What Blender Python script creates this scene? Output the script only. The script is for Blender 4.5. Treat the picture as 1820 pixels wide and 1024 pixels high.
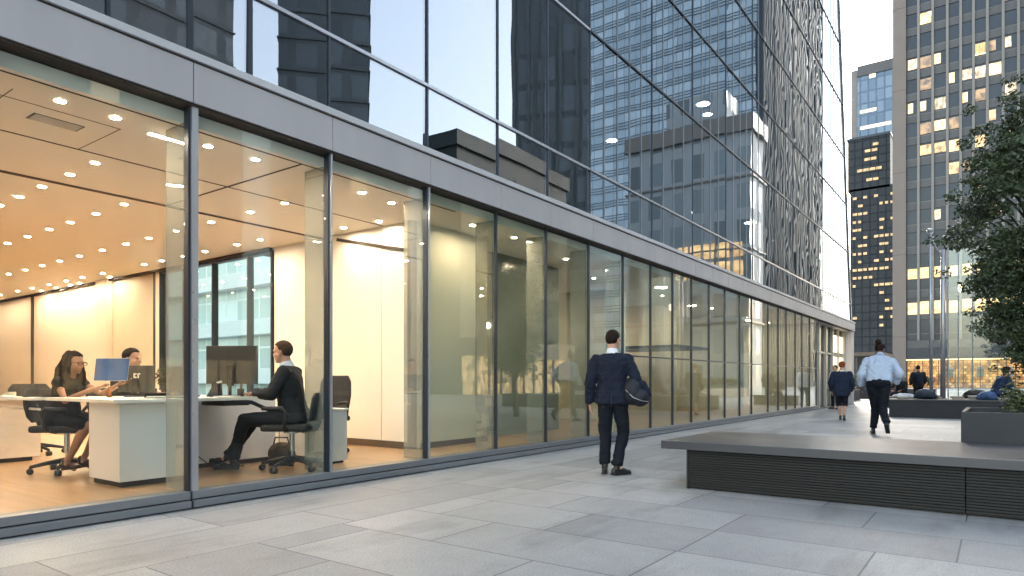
import bpy, bmesh, math, random
from mathutils import Vector, Matrix, noise
R = math.radians
random.seed(7)
for o in list(bpy.data.objects): bpy.data.objects.remove(o)
SC = bpy.context.scene
COL = SC.collection

# ------------------------------------------------------------------ camera, sky, sun, exposure
cd = bpy.data.cameras.new("camera"); cam = bpy.data.objects.new("camera", cd); COL.objects.link(cam)
cam.location = (0, 0, 1.08); cam.rotation_euler = (R(90), 0, R(36.05))
cd.sensor_width = 36; cd.lens = 36*1187/1820; cd.shift_y = 165/1820
cd.clip_start = .05; cd.clip_end = 3000
SC.camera = cam
SUN_EL, SUN_ROT = 21.0, -22.0
w = bpy.data.worlds.new("World"); SC.world = w; w.use_nodes = True
nt = w.node_tree; bg = nt.nodes["Background"]
sky = nt.nodes.new("ShaderNodeTexSky"); sky.sky_type = 'NISHITA'; sky.sun_disc = False
sky.sun_elevation = R(SUN_EL); sky.sun_rotation = R(SUN_ROT)
sky.air_density = 1.6; sky.dust_density = 2.6; sky.ozone_density = 1.6
hs = nt.nodes.new("ShaderNodeHueSaturation"); hs.inputs['Saturation'].default_value = .60
nt.links.new(sky.outputs[0], hs.inputs['Color']); nt.links.new(hs.outputs[0], bg.inputs[0]); bg.inputs[1].default_value = 0.15
sd = bpy.data.lights.new("sun", 'SUN'); sun = bpy.data.objects.new("sun", sd); COL.objects.link(sun)
sd.energy = 0.4; sd.angle = R(30); sd.color = (1, .93, .84)
sun.rotation_euler = (R(90-SUN_EL), 0, R(180-SUN_ROT))
SC.view_settings.view_transform = 'Standard'; SC.view_settings.look = 'None'
SC.view_settings.exposure = 2.65; SC.view_settings.gamma = 1
cy = SC.cycles
cy.max_bounces = 9; cy.diffuse_bounces = 4; cy.glossy_bounces = 6; cy.transmission_bounces = 6; cy.transparent_max_bounces = 20
cy.caustics_reflective = False; cy.caustics_refractive = False; cy.use_denoising = True
cy.sample_clamp_indirect = 8; cy.use_light_tree = True

# ------------------------------------------------------------------ helpers
class MB:
    """collects shapes in metres; build() links them as one mesh object"""
    def __init__(s): s.v = []; s.f = []; s.m = []; s.k = 0
    def add(s, vs, fs):
        b = len(s.v); s.v += [tuple(p) for p in vs]; s.f += [tuple(b+i for i in f) for f in fs]; s.m += [s.k]*len(fs); return s
    def mat(s, k): s.k = k; return s
    def box(s, x0, x1, y0, y1, z0, z1):
        return s.add([(x, y, z) for x in (x0, x1) for y in (y0, y1) for z in (z0, z1)],
              [(0,1,3,2),(4,6,7,5),(0,4,5,1),(2,3,7,6),(0,2,6,4),(1,5,7,3)])
    def obox(s, c, ax, ay, az):      # oriented box: centre and three half vectors
        c, ax, ay, az = map(Vector, (c, ax, ay, az))
        return s.add([c+i*ax+j*ay+k*az for i in (-1,1) for j in (-1,1) for k in (-1,1)],
              [(0,1,3,2),(4,6,7,5),(0,4,5,1),(2,3,7,6),(0,2,6,4),(1,5,7,3)])
    def loft(s, rings, cap=True):
        n = len(rings[0]); b = []
        for r in rings: b += r
        fs = []
        for i in range(len(rings)-1):
            for j in range(n):
                k = (j+1) % n
                fs.append((i*n+j, i*n+k, (i+1)*n+k, (i+1)*n+j))
        if cap: fs.append(tuple(range(n-1, -1, -1))); fs.append(tuple((len(rings)-1)*n+j for j in range(n)))
        return s.add(b, fs)
    def tube(s, pts, rad, n=10):
        pts = [Vector(p) for p in pts]
        if not isinstance(rad, (list, tuple)): rad = [rad]*len(pts)
        rings = []; u = None
        for i, p in enumerate(pts):
            t = (pts[min(i+1, len(pts)-1)]-pts[max(i-1, 0)]).normalized()
            if u is None: u = t.orthogonal().normalized()
            u = (u-t*u.dot(t)).normalized(); v = t.cross(u)
            rings.append([p+(u*math.cos(a)+v*math.sin(a))*rad[i] for a in [2*math.pi*k/n for k in range(n)]])
        return s.loft(rings)
    def ell(s, c, r, ax=None, n=12, m=8):
        c = Vector(c); A = ax or (Vector((1,0,0)), Vector((0,1,0)), Vector((0,0,1)))
        rings = []
        for i in range(1, m):
            th = math.pi*i/m
            rings.append([c+A[0]*(r[0]*math.sin(th)*math.cos(a))+A[1]*(r[1]*math.sin(th)*math.sin(a))-A[2]*(r[2]*math.cos(th)) for a in [2*math.pi*k/n for k in range(n)]])
        b = [p for q in rings for p in q]; L = len(b); fs = []
        for i in range(m-2):
            for j in range(n):
                k = (j+1) % n; fs.append((i*n+j, i*n+k, (i+1)*n+k, (i+1)*n+j))
        b += [c-A[2]*r[2], c+A[2]*r[2]]
        for j in range(n):
            k = (j+1) % n; fs.append((L, k, j)); fs.append((L+1, (m-2)*n+j, (m-2)*n+k))
        return s.add(b, fs)
    def cap(s, pts, rad):            # chain of capsules, for shapes that get fused afterwards
        s.tube(pts, rad, 10)
        rr = rad if isinstance(rad, (list, tuple)) else [rad]*len(pts)
        for p, r in zip(pts, rr): s.ell(p, (r, r, r), n=10, m=6)
        return s
    def cyl(s, c, r, z0, z1, n=24, r1=None):
        r1 = r if r1 is None else r1
        return s.loft([[Vector((c[0]+q*math.cos(a), c[1]+q*math.sin(a), z)) for a in [2*math.pi*k/n for k in range(n)]] for q, z in ((r, z0), (r1, z1))])
    def build(s, name, mats, parent=None, bevel=0, smooth=False, seg=2):
        me = bpy.data.meshes.new(name)
        off = Vector((0,0,0)); p = parent
        if parent is not None and not parent.get('_local'):
            while p is not None: off += p.location; p = p.parent
        me.from_pydata([tuple(Vector(q)-off) for q in s.v], [], s.f)
        mats = mats if isinstance(mats, (list, tuple)) else [mats]
        for m in mats: me.materials.append(m)
        if len(mats) > 1: me.polygons.foreach_set('material_index', s.m)
        bm = bmesh.new(); bm.from_mesh(me); bmesh.ops.recalc_face_normals(bm, faces=bm.faces[:])
        if bevel:
            es = [e for e in bm.edges if len(e.link_faces) == 2 and e.calc_face_angle(0) > .5]
            bmesh.ops.bevel(bm, geom=es, offset=bevel, segments=seg, profile=.6, affect='EDGES', clamp_overlap=True)
        bm.to_mesh(me); bm.free()
        if smooth: me.polygons.foreach_set('use_smooth', [True]*len(me.polygons))
        o = bpy.data.objects.new(name, me); COL.objects.link(o)
        if parent is not None: o.parent = parent
        return o

def tag(o, label=None, cat=None, group=None, kind=None):
    for k, v in (('label', label), ('category', cat), ('group', group), ('kind', kind)):
        if v: o[k] = v
    return o
def thing(name, label, cat, loc=(0,0,0), rz=0, group=None, local=False):
    o = bpy.data.objects.new(name, None); COL.objects.link(o); o.location = loc; o.rotation_euler = (0,0,rz); o.empty_display_size = .2
    if local or rz: o['_local'] = 1
    return tag(o, label, cat, group)
def copy_tree(o, parent=None):
    c = o.copy(); COL.objects.link(c)
    if parent is not None: c.parent = parent
    for ch in [q for q in COL.objects if q.parent == o]: copy_tree(ch, c)
    return c
TMP = bpy.data.scenes.new('workbench')     # scratch scene, removed at the end
def fuse(o, vox, it=4, wr=0, wf=8, seed=0):
    """voxel-fuse an object's shapes into one continuous skin, smooth it and add cloth wrinkles"""
    m = o.modifiers.new('r', 'REMESH'); m.mode = 'VOXEL'; m.voxel_size = vox; m.use_smooth_shade = True
    if it: q = o.modifiers.new('s', 'SMOOTH'); q.factor = .5; q.iterations = it
    TMP.collection.objects.link(o); vl = TMP.view_layers[0]; vl.update()
    me = bpy.data.meshes.new_from_object(o.evaluated_get(vl.depsgraph)); TMP.collection.objects.unlink(o)
    o.modifiers.clear(); old = o.data; o.data = me; me.name = old.name
    if not me.materials:
        for mt in old.materials: me.materials.append(mt)
    if wr:
        for v in me.vertices:
            p = v.co; s = Vector((seed*3.1, seed*1.7, 0))
            a = noise.noise(Vector((p.x*wf*1.1, p.y*wf*1.1, p.z*wf*.55))+s)
            b = noise.noise(Vector((p.x*wf*1.2+p.z*wf, p.y*wf, p.z*wf*1.5-p.x*wf))+s*2)
            v.co = p+v.normal*wr*(a+.8*(1-abs(b)*2.2)*.6)
    me.polygons.foreach_set('use_smooth', [True]*len(me.polygons))
    return o

# ------------------------------------------------------------------ materials
def newmat(name):
    m = bpy.data.materials.new(name); m.use_nodes = True
    return m, m.node_tree, m.node_tree.nodes["Principled BSDF"]
def coords(t, scale=(1,1,1), kind='Object'):
    c = t.nodes.new("ShaderNodeTexCoord"); mp = t.nodes.new("ShaderNodeMapping"); mp.inputs['Scale'].default_value = scale
    t.links.new(c.outputs[kind], mp.inputs[0]); return mp.outputs[0]
def noise_n(t, v, scale, detail=4, rough=.55):
    n = t.nodes.new("ShaderNodeTexNoise"); n.inputs['Scale'].default_value = scale; n.inputs['Detail'].default_value = detail; n.inputs['Roughness'].default_value = rough
    t.links.new(v, n.inputs['Vector']); return n.outputs['Fac']
def ramp(t, f, stops):
    r = t.nodes.new("ShaderNodeValToRGB"); e = r.color_ramp.elements
    while len(e) < len(stops): e.new(.5)
    for q, (p, c) in zip(e, stops): q.position = p; q.color = (*c, 1) if len(c) == 3 else c
    t.links.new(f, r.inputs[0]); return r.outputs[0]
def mixc(t, f, a, b, mode='MIX'):
    m = t.nodes.new("ShaderNodeMix"); m.data_type = 'RGBA'; m.blend_type = mode
    for k, x in ((0, f), (6, a), (7, b)):
        if hasattr(x, 'node'): t.links.new(x, m.inputs[k])
        elif k == 0: m.inputs[0].default_value = x
        else: m.inputs[k].default_value = (*x, 1)
    return m.outputs[2]
def math_n(t, op, a, b=0):
    m = t.nodes.new("ShaderNodeMath"); m.operation = op
    for i, x in enumerate((a, b)):
        if hasattr(x, 'node'): t.links.new(x, m.inputs[i])
        else: m.inputs[i].default_value = x
    return m.outputs[0]
def bump_n(t, h, bsdf, strength=.2, dist=.01):
    b = t.nodes.new("ShaderNodeBump"); b.inputs['Strength'].default_value = strength; b.inputs['Distance'].default_value = dist
    t.links.new(h, b.inputs['Height']); t.links.new(b.outputs[0], bsdf.inputs['Normal']); return b
def M(name, col, rough=.5, metal=0, var=.1, vs=2.5, bump=0, bs=60, spec=.5, stretch=(1,1,1), dist=.004):
    m, t, p = newmat(name)
    v = coords(t, stretch); f = noise_n(t, v, vs)
    t.links.new(ramp(t, f, [(.3, [c*(1-var) for c in col]), (.7, [min(1, c*(1+var)) for c in col])]), p.inputs['Base Color'])
    r = math_n(t, 'ADD', math_n(t, 'MULTIPLY', noise_n(t, v, vs*3), .16), rough-.08); t.links.new(r, p.inputs['Roughness'])
    p.inputs['Metallic'].default_value = metal; p.inputs['Specular IOR Level'].default_value = spec
    if bump: bump_n(t, noise_n(t, v, bs, 6), p, bump, dist)
    return m
def GLASS(name, tint, f0, grow=1.0, rough=0.0, wav=0.0, gcol=(1,1,1), ws=.5):
    m, t, p = newmat(name); t.nodes.remove(p)
    out = t.nodes["Material Output"]
    lw = t.nodes.new("ShaderNodeLayerWeight"); lw.inputs[0].default_value = .5
    f = math_n(t, 'ADD', math_n(t, 'MULTIPLY', math_n(t, 'POWER', lw.outputs['Facing'], 5), (1-f0)*grow), f0)
    tr = t.nodes.new("ShaderNodeBsdfTransparent"); tr.inputs[0].default_value = (*tint, 1)
    g = t.nodes.new("ShaderNodeBsdfGlossy"); g.inputs['Roughness'].default_value = rough; g.inputs[0].default_value = (*gcol, 1)
    if wav:
        b = t.nodes.new("ShaderNodeBump"); b.inputs['Strength'].default_value = wav; b.inputs['Distance'].default_value = .05
        t.links.new(noise_n(t, coords(t), ws, 2), b.inputs['Height']); t.links.new(b.outputs[0], g.inputs['Normal'])
    mx = t.nodes.new("ShaderNodeMixShader")
    t.links.new(f, mx.inputs[0]); t.links.new(tr.outputs[0], mx.inputs[1]); t.links.new(g.outputs[0], mx.inputs[2]); t.links.new(mx.outputs[0], out.inputs[0])
    return m
def GLOW(name, col, st, var=0, scale=(1,1,1), ns=3, col2=None):
    m, t, p = newmat(name)
    p.inputs['Base Color'].default_value = (.1, .1, .1, 1)
    p.inputs['Emission Strength'].default_value = st*.4; p.inputs['Emission Color'].default_value = (*col, 1)
    if var:
        f = noise_n(t, coords(t, scale), ns, 3)
        t.links.new(ramp(t, f, [(.32, col2 or [c*(1-var) for c in col]), (.62, col)]), p.inputs['Emission Color'])
    return m

def paving_mat():
    m, t, p = newmat("granite_paving")
    c = t.nodes.new("ShaderNodeTexCoord"); sep = t.nodes.new("ShaderNodeSeparateXYZ"); t.links.new(c.outputs['Object'], sep.inputs[0])
    x, y = sep.outputs[0], sep.outputs[1]
    def bricks(u, v, bw, rh, off, freq, sq):
        cb = t.nodes.new("ShaderNodeCombineXYZ"); t.links.new(u, cb.inputs[0]); t.links.new(v, cb.inputs[1])
        b = t.nodes.new("ShaderNodeTexBrick"); b.offset = off; b.offset_frequency = freq; b.squash = sq; b.squash_frequency = 3
        t.links.new(cb.outputs[0], b.inputs[0]); b.inputs['Scale'].default_value = 1
        b.inputs['Color1'].default_value = (0,0,0,1); b.inputs['Color2'].default_value = (1,1,1,1); b.inputs['Mortar'].default_value = (.5,.5,.5,1)
        b.inputs['Brick Width'].default_value = bw; b.inputs['Row Height'].default_value = rh
        b.inputs['Mortar Size'].default_value = .0055; b.inputs['Mortar Smooth'].default_value = .1; b.inputs['Bias'].default_value = 0
        return b.outputs['Color'], b.outputs['Fac']
    cA, fA = bricks(math_n(t, 'ADD', y, .35), math_n(t, 'ADD', x, .17), 1.9, .64, .37, 2, .8)
    cB, fB = bricks(math_n(t, 'ADD', x, .2), math_n(t, 'ADD', y, .28), 1.45, .72, .42, 2, .7)
    z = math_n(t, 'GREATER_THAN', x, -3.99)
    f = math_n(t, 'ADD', math_n(t, 'MULTIPLY', fA, math_n(t, 'SUBTRACT', 1, z)), math_n(t, 'MULTIPLY', fB, z))
    cc = mixc(t, z, cA, cB)
    base = ramp(t, cc, [(0, (.238,.244,.252)), (1, (.37,.373,.377))])
    o = c.outputs['Object']
    big = noise_n(t, o, .55, 6, .62); sp = noise_n(t, o, 75, 5, .85); md = noise_n(t, o, 5, 8, .68)
    base = mixc(t, 1, base, ramp(t, big, [(.34, (.80,.80,.80)), (.62, (1.08,1.08,1.08))]), 'MULTIPLY')
    base = mixc(t, 1, base, ramp(t, md, [(.3, (.92,.92,.92)), (.6, (1.03,1.03,1.02))]), 'MULTIPLY')
    base = mixc(t, 1, base, ramp(t, sp, [(.35, (.62,.62,.63)), (.65, (1.28,1.28,1.28))]), 'MULTIPLY')
    base = mixc(t, f, base, (.085, .086, .09))
    vo = t.nodes.new("ShaderNodeTexVoronoi"); vo.inputs['Scale'].default_value = 1.7; t.links.new(o, vo.inputs['Vector'])
    sz = math_n(t, 'MULTIPLY', noise_n(t, o, 1.1, 1), .045)
    base = mixc(t, math_n(t, 'MULTIPLY', math_n(t, 'LESS_THAN', vo.outputs['Distance'], math_n(t, 'SUBTRACT', sz, .004)), .45), base, (.09,.09,.09))
    stn = noise_n(t, coords(t, (1, .22, 1)), 1.6, 7, .7)
    base = mixc(t, 1, base, ramp(t, stn, [(.34, (.74,.73,.71)), (.48, (1.02,1.02,1.02))]), 'MULTIPLY')
    t.links.new(base, p.inputs['Base Color'])
    t.links.new(math_n(t, 'ADD', math_n(t, 'MULTIPLY', big, .3), .36), p.inputs['Roughness'])
    h = math_n(t, 'SUBTRACT', math_n(t, 'MULTIPLY', sp, .12), f)
    bump_n(t, h, p, .35, .006)
    return m
def floor_mat():
    m, t, p = newmat("honey_floor")
    v = coords(t, (1,1,1)); st = coords(t, (.7, 9, 1))
    b = t.nodes.new("ShaderNodeTexBrick"); t.links.new(v, b.inputs[0]); b.inputs['Scale'].default_value = 1
    b.inputs['Color1'].default_value = (.36,.22,.11,1); b.inputs['Color2'].default_value = (.45,.28,.145,1); b.inputs['Mortar'].default_value = (.25,.14,.06,1)
    b.inputs['Brick Width'].default_value = 1.8; b.inputs['Row Height'].default_value = .19; b.inputs['Mortar Size'].default_value = .0015
    c = mixc(t, 1, b.outputs[0], ramp(t, noise_n(t, st, 2.2, 6), [(.3, (.82,.8,.78)), (.7, (1.1,1.1,1.1))]), 'MULTIPLY')
    t.links.new(c, p.inputs['Base Color']); p.inputs['Roughness'].default_value = .3
    bump_n(t, noise_n(t, v, 3, 2), p, .04, .01)
    return m
m_pave = paving_mat(); m_floor = floor_mat()
m_porch = M("porch_paving", (.16,.14,.125), .6, var=.25, vs=1.2, bump=.1)
m_alu = M("aluminium_panel", (.41,.395,.41), .5, .0, var=.07, vs=1.3, bump=.02, bs=8, stretch=(1,1.6,.35))
m_ledge = M("pale_aluminium", (.50,.50,.52), .45, .0, var=.05)
m_sill = M("grey_sill_metal", (.20,.215,.235), .38, .4, var=.12, vs=4, stretch=(1,.1,1))
m_dark = M("dark_frame", (.034,.042,.058), .35, .4, var=.15)
m_silver = M("silver_mullion", (.42,.43,.46), .3, .6, var=.06)
m_white = M("white_paint", (.80,.77,.72), .5, var=.03, vs=1.2)
m_cream = M("cream_panel", (.72,.62,.50), .45, var=.04, vs=.8)
m_beige = M("beige_panel", (.55,.50,.38), .5, var=.05, vs=.8)
m_ceil = M("ceiling_plaster", (.80,.77,.72), .6, var=.03, vs=.6)
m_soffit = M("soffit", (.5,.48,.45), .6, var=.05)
m_groove = M("shadow_gap", (.035,.025,.02), .7)
m_green = M("greenish_wall", (.70,.68,.56), .4, var=.05, vs=.6)
m_teal = M("dark_teal_wall", (.25,.27,.235), .2, var=.2, vs=.7)
m_dim = M("dim_wall", (.55,.55,.46), .5, var=.15, vs=.5)
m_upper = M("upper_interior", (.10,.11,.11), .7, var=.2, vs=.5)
m_base = M("baseboard", (.10,.07,.05), .5)
m_frost = GLASS("fin_glass", (.74,.76,.72), .14, .7)
_t = m_frost.node_tree; _d = _t.nodes.new("ShaderNodeBsdfDiffuse"); _d.inputs[0].default_value = (.60,.60,.57,1); _m = _t.nodes.new("ShaderNodeMixShader"); _m.inputs[0].default_value = .22
_o = _t.nodes["Material Output"]; _p = _o.inputs[0].links[0].from_socket; _t.links.new(_p, _m.inputs[1]); _t.links.new(_d.outputs[0], _m.inputs[2]); _t.links.new(_m.outputs[0], _o.inputs[0])
m_glass = GLASS("storefront_glass", (.94,.97,.95), .018, .6, wav=.012, ws=.6)
m_glass2 = GLASS("storefront_green_glass", (.88,.92,.875), .075, 1.0, wav=.02, ws=.6)
m_mirror = GLASS("coated_glass", (.55,.60,.63), .24, .7, wav=.07, ws=.4, gcol=(.90,.92,1))
m_tower = GLASS("tower_coated_glass", (.42,.50,.54), .42, .35, wav=.055, ws=.5, gcol=(.70,.755,.82))
m_clear = GLASS("clear_glass", (.90,.95,.93), .05, .8)
m_bglass = M("blue_grey_glass", (.020,.030,.044), .2, .0, var=.35, vs=.18, spec=.35)
m_lamp = GLOW("lamp_glow", (1, .775, .56), 430)
m_lamp2 = GLOW("lamp_glow_cool", (1, .86, .68), 40)
m_rim = M("lamp_rim", (.75,.70,.62), .35)

# ------------------------------------------------------------------ setting: ground
tag(MB().box(-700, 700, -300, 1500, -.5, 0).build('plaza_paving', m_pave), kind='structure')
tag(MB().box(-14, -5.47, 27.2, 60, -.2, .006).build('porch_paving', m_porch), kind='structure')

# ------------------------------------------------------------------ the glass office building
XF = -5.47
B = thing('office_building', 'glass fronted office building with a lit ground floor and a mirrored curtain wall above', 'office building', (-5.47, 0, 0))
YM = [-3, -1.4, .1, 1.53, 2.96, 4.41, 5.86, 7.25, 8.5, 9.8, 11.07, 12.28, 13.38, 14.45, 15.57, 16.71, 17.9, 18.96, 20.61, 21.75, 22.72, 23.92, 24.89, 26.03, 27.16]
ZC = 3.28
# ground floor glazing
for i, (a, b) in enumerate(zip(YM[:-1], YM[1:])):
    MB().box(-5.572, -5.556, a+.022, b-.022, .15, 3.40).build('storefront_pane', m_glass if b < 6 else m_glass2, B)
    MB().box(XF-.005, XF+.012, a+.004, b-.004, 3.415, 3.752).build('fascia_panel', m_alu, B, bevel=.004)
for i, y in enumerate(YM):
    big = y in (2.96,)
    hw = .017 if big else (.012 if y < 8 else .010)
    mb = MB().mat(0).box(-5.585 if y < 6 else -5.58, -5.515 if y < 6 else -5.53, y-hw, y+hw*.8, .15, 3.405)
    if y < 6: mb.mat(1).box(-5.515, -5.49, y+.004, y+(.058 if big else .022), .15, 3.405)
    mb.build('mullion', [m_dark, m_silver], B)
    if y < 12 and y > 1: MB().box(-5.90, -5.60, y-.012, y+.012, .145, ZC-.002).build('glass_fin', m_frost, B, bevel=.002)
MB().box(-5.60, -5.535, 11.09, 27.15, 1.535, 1.56).build('mid_rail', m_dark, B)
for a, b in ((-3, 2.95), (2.97, 8.5), (8.505, 27.2)):
    MB().box(-5.66, XF, a, b, .012, .072).build('sill', m_sill, B, bevel=.006)
    MB().box(-5.66, XF-.018, a, b, .082, .148).build('sill_rail', m_sill, B, bevel=.005)
MB().box(-5.65, XF-.04, -3, 27.2, 0, .082).build('sill_gap', m_groove, B)
MB().box(-5.9, XF-.008, -3, 35, 3.41, 3.752).build('fascia_core', m_groove, B)
MB().box(-5.62, XF-.006, -3, 27.18, 3.395, 3.409).build('head_frame', m_groove, B)
MB().box(-5.9, XF+.002, -3, 35.0, 3.752, 3.772).build('fascia_groove', m_groove, B)
MB().box(-5.9, XF+.03, -3, 35.02, 3.772, 3.838).build('fascia_ledge', m_ledge, B, bevel=.004)
for a, b in zip((27.16, 28.6, 30.2, 31.8, 33.4), (28.6, 30.2, 31.8, 33.4, 35.0)):
    MB().box(XF-.005, XF+.012, a+.004, b-.004, 3.415, 3.752).build('fascia_panel', m_alu, B, bevel=.004)
# upper curtain wall
def yend(z): return 35.1-.213*z
UP = [-3, -1, .6, 1.53, 2.32, 2.96, 3.52, 4.41, 5.86, 7.25, 8.5, 9.8]
ZL = [3.842, 4.61, 6.94, 11.0, 18.1]
rnd = random.Random(3)
XG = -5.54
def pane(a, b, z0, z1, name, mat, ribs=0, b1=None):
    rw = .008 if a < 24 else .014
    b1 = b if b1 is None else b1     # b at the bottom, b1 at the top
    t1, t2, t3 = [rnd.uniform(-1, 1)*(.0045 if not ribs else .0032) for _ in range(3)]
    g = .018
    P = [(XG+t1, a+g, z0+g), (XG+t2, b-g, z0+g), (XG+t3, b1-g, z1-g), (XG+t1+t3-t2, a+g, z1-g)]
    mb = MB().mat(0).loft([[Vector(p)+Vector((dx, 0, 0)) for p in P] for dx in (0, .014)])
    if ribs:
        n = max(1, round((b-a)/.55))
        for k in range(1, n):
            ya, yb = a+(b-a)*k/n, a+(b1-a)*k/n
            mb.mat(1).loft([[Vector((XG+.018, ya-rw, z0+.02)), Vector((XG+.018, ya+rw, z0+.02)), Vector((XG+.03, ya+rw, z0+.02)), Vector((XG+.03, ya-rw, z0+.02))],
                            [Vector((XG+.018, yb-rw, z1-.02)), Vector((XG+.018, yb+rw, z1-.02)), Vector((XG+.03, yb+rw, z1-.02)), Vector((XG+.03, yb-rw, z1-.02))]])
    mb.build(name, [mat, m_sill] if ribs else mat, B)
for a, b in zip(UP[:-1], UP[1:]):
    for z0, z1 in zip(ZL[:-1], ZL[1:]): pane(a, b, z0, z1, 'window', m_mirror)
TW = [9.8, 12.28, 14.45, 16.71, 18.96, 21.2, 23.5, 25.8, 28.1, 30.2]
ZT = [3.842, 4.61, 6.94, 9.0, 11.0, 13.2, 15.6, 18.1]
for z0, z1 in zip(ZT[:-1], ZT[1:]):
    for a, b in zip(TW[:-1], TW[1:]): pane(a, b, z0, z1, 'curtain_wall_panel', m_tower, 1)
    pane(TW[-1], yend(z0), z0, z1, 'curtain_wall_panel', m_tower, 1, yend(z1))
for y in UP+TW[1:]:
    wd = .022 if y in (2.96, 3.52) else (.012 if y < 12 else .007)
    MB().box(XG-.03, XG+.032, y-wd, y+wd, 3.842, 18.1).build('upper_mullion', m_dark, B)
for z in (4.61, 6.94, 11.0): MB().box(XG-.03, XG+.04, -3, 9.78, z-.018, z+.018).build('transom', m_silver, B)
for z in ZT[1:-1]: MB().box(XG-.03, XG+.04, 9.82, yend(z), z-(.016 if z < 7.5 else .011), z+(.016 if z < 7.5 else .011)).build('transom', m_silver if z < 5 else m_dark, B)
MB().loft([[Vector((x, yend(z)+dy, z)) for x, dy in ((XG-.06, -.05), (XG+.06, -.05), (XG+.06, .08), (XG-.06, .08))] for z in (3.842, 18.1)]).build('corner_mullion', m_sill, B)
# upper shell: roof band, tilted end wall, back and floors
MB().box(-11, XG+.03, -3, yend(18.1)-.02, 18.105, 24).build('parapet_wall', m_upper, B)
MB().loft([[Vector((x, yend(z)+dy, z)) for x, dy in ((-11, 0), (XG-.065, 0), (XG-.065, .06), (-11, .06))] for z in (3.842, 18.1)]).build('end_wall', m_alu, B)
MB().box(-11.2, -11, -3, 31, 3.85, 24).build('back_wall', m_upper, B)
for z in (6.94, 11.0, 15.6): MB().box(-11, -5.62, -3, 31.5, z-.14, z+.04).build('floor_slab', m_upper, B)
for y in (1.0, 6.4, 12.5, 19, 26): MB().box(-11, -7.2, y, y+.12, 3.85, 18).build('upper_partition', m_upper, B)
# ground floor interior
MB().box(-26, -5.665, -4, 6.75, -.05, .14).build('floor', m_floor, B)
MB().box(-10, -5.665, 6.75, 27.2, -.05, .14).build('floor', m_floor, B)
MB().box(-26, -5.64, -4, 6.75, ZC, 3.39).build('ceiling', m_ceil, B)
MB().box(-10, -5.64, 6.75, 27.2, ZC, 3.39).build('ceiling', m_ceil, B)
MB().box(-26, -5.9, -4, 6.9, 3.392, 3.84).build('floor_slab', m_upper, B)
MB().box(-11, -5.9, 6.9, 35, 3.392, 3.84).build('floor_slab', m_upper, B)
MB().box(-26.2, -26, -4, 7, 0, 3.39).build('side_wall', m_cream, B)
MB().box(-26, -5.47, -4.2, -4, 0, 3.84).build('side_wall', m_cream, B)
MB().box(-8.49, -8.41, -4, 6.59, ZC-.006, ZC+.01).build('ceiling_slot', m_groove, B)
MB().box(-7.075, -7.055, -4, 6.59, ZC-.004, ZC+.01).build('ceiling_slot', m_groove, B)
MB().box(-5.72, -5.70, -4, 6.59, ZC-.004, ZC+.01).build('ceiling_slot', m_groove, B)
MB().box(-8.40, -5.73, 4.21, 4.235, ZC-.0035, ZC+.01).build('ceiling_slot', m_groove, B)
for (a, b, y) in ((-7.05, -6.2, 2.7), (-6.9, -6.0, 1.85)):
    MB().box(a, b, y, y+.008, ZC-.003, ZC+.01).build('ceiling_joint', m_base, B)
MB().box(-6.205, -6.198, -1, 2.71, ZC-.003, ZC+.01).build('ceiling_joint', m_base, B)
# end wall of the lit office
def wallseg(x0, x1, mat, proud=0, z0=.14, z1=ZC, name='wall_panel', d=.15):
    MB().box(x0+.004, x1-.004, 6.6-proud, 6.6+d, z0, z1).build(name, mat, B)
wallseg(-26, -21.3, m_cream); wallseg(-21.3, -20.05, m_cream, .004); wallseg(-20.05, -19.9, m_groove, .02)
wallseg(-19.9, -16.0, m_cream); wallseg(-16.0, -15.5, m_cream, .14); wallseg(-15.5, -13.68, m_beige); wallseg(-13.68, -13.56, m_dark, .02); wallseg(-13.56, -13.4, m_cream, .03)
MB().box(-26, -9.7, 6.52, 6.6, ZC-.045, ZC-.002).build('wall_top_trim', m_groove, B)
wallseg(-13.4, -9.66, m_cream, z0=.14, z1=.62)
f = MB().box(-13.4, -9.66, 6.56, 6.68, .62, .645).box(-13.4, -9.66, 6.56, 6.68, ZC-.08, ZC-.05)
for x in (-13.38, -12.5, -11.48, -10.37, -9.69): f.box(x-.013, x+.013, 6.56, 6.68, .646, ZC-.081)
fr = f.build('courtyard_window', m_dark, B)
MB().box(-13.37, -9.7, 6.61, 6.62, .65, ZC-.085).build('window_glass', m_clear, fr)
MB().box(-9.655, -7.11, 6.6, 8.2, .14, ZC-.002).build('core_wall', m_white, B)
MB().box(-7.10, -6.56, 6.602, 8.19, .14, ZC-.002).build('core_wall', m_white, B)
MB().box(-6.56, -6.49, 6.57, 6.68, .14, ZC-.002).build('door_post', m_groove, B)
MB().box(-7.95, -6.565, 6.57, 6.6, .14, .235).build('baseboard', m_base, B)
MB().obox((-7.3, 6.592, 3.04), (.765, 0, -.17), (0, .008, 0), (.004, 0, .022)).build('mirrored_slot_strip', m_groove, B)  # dark strip put in as the ceiling slot's reflection on the wall
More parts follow.
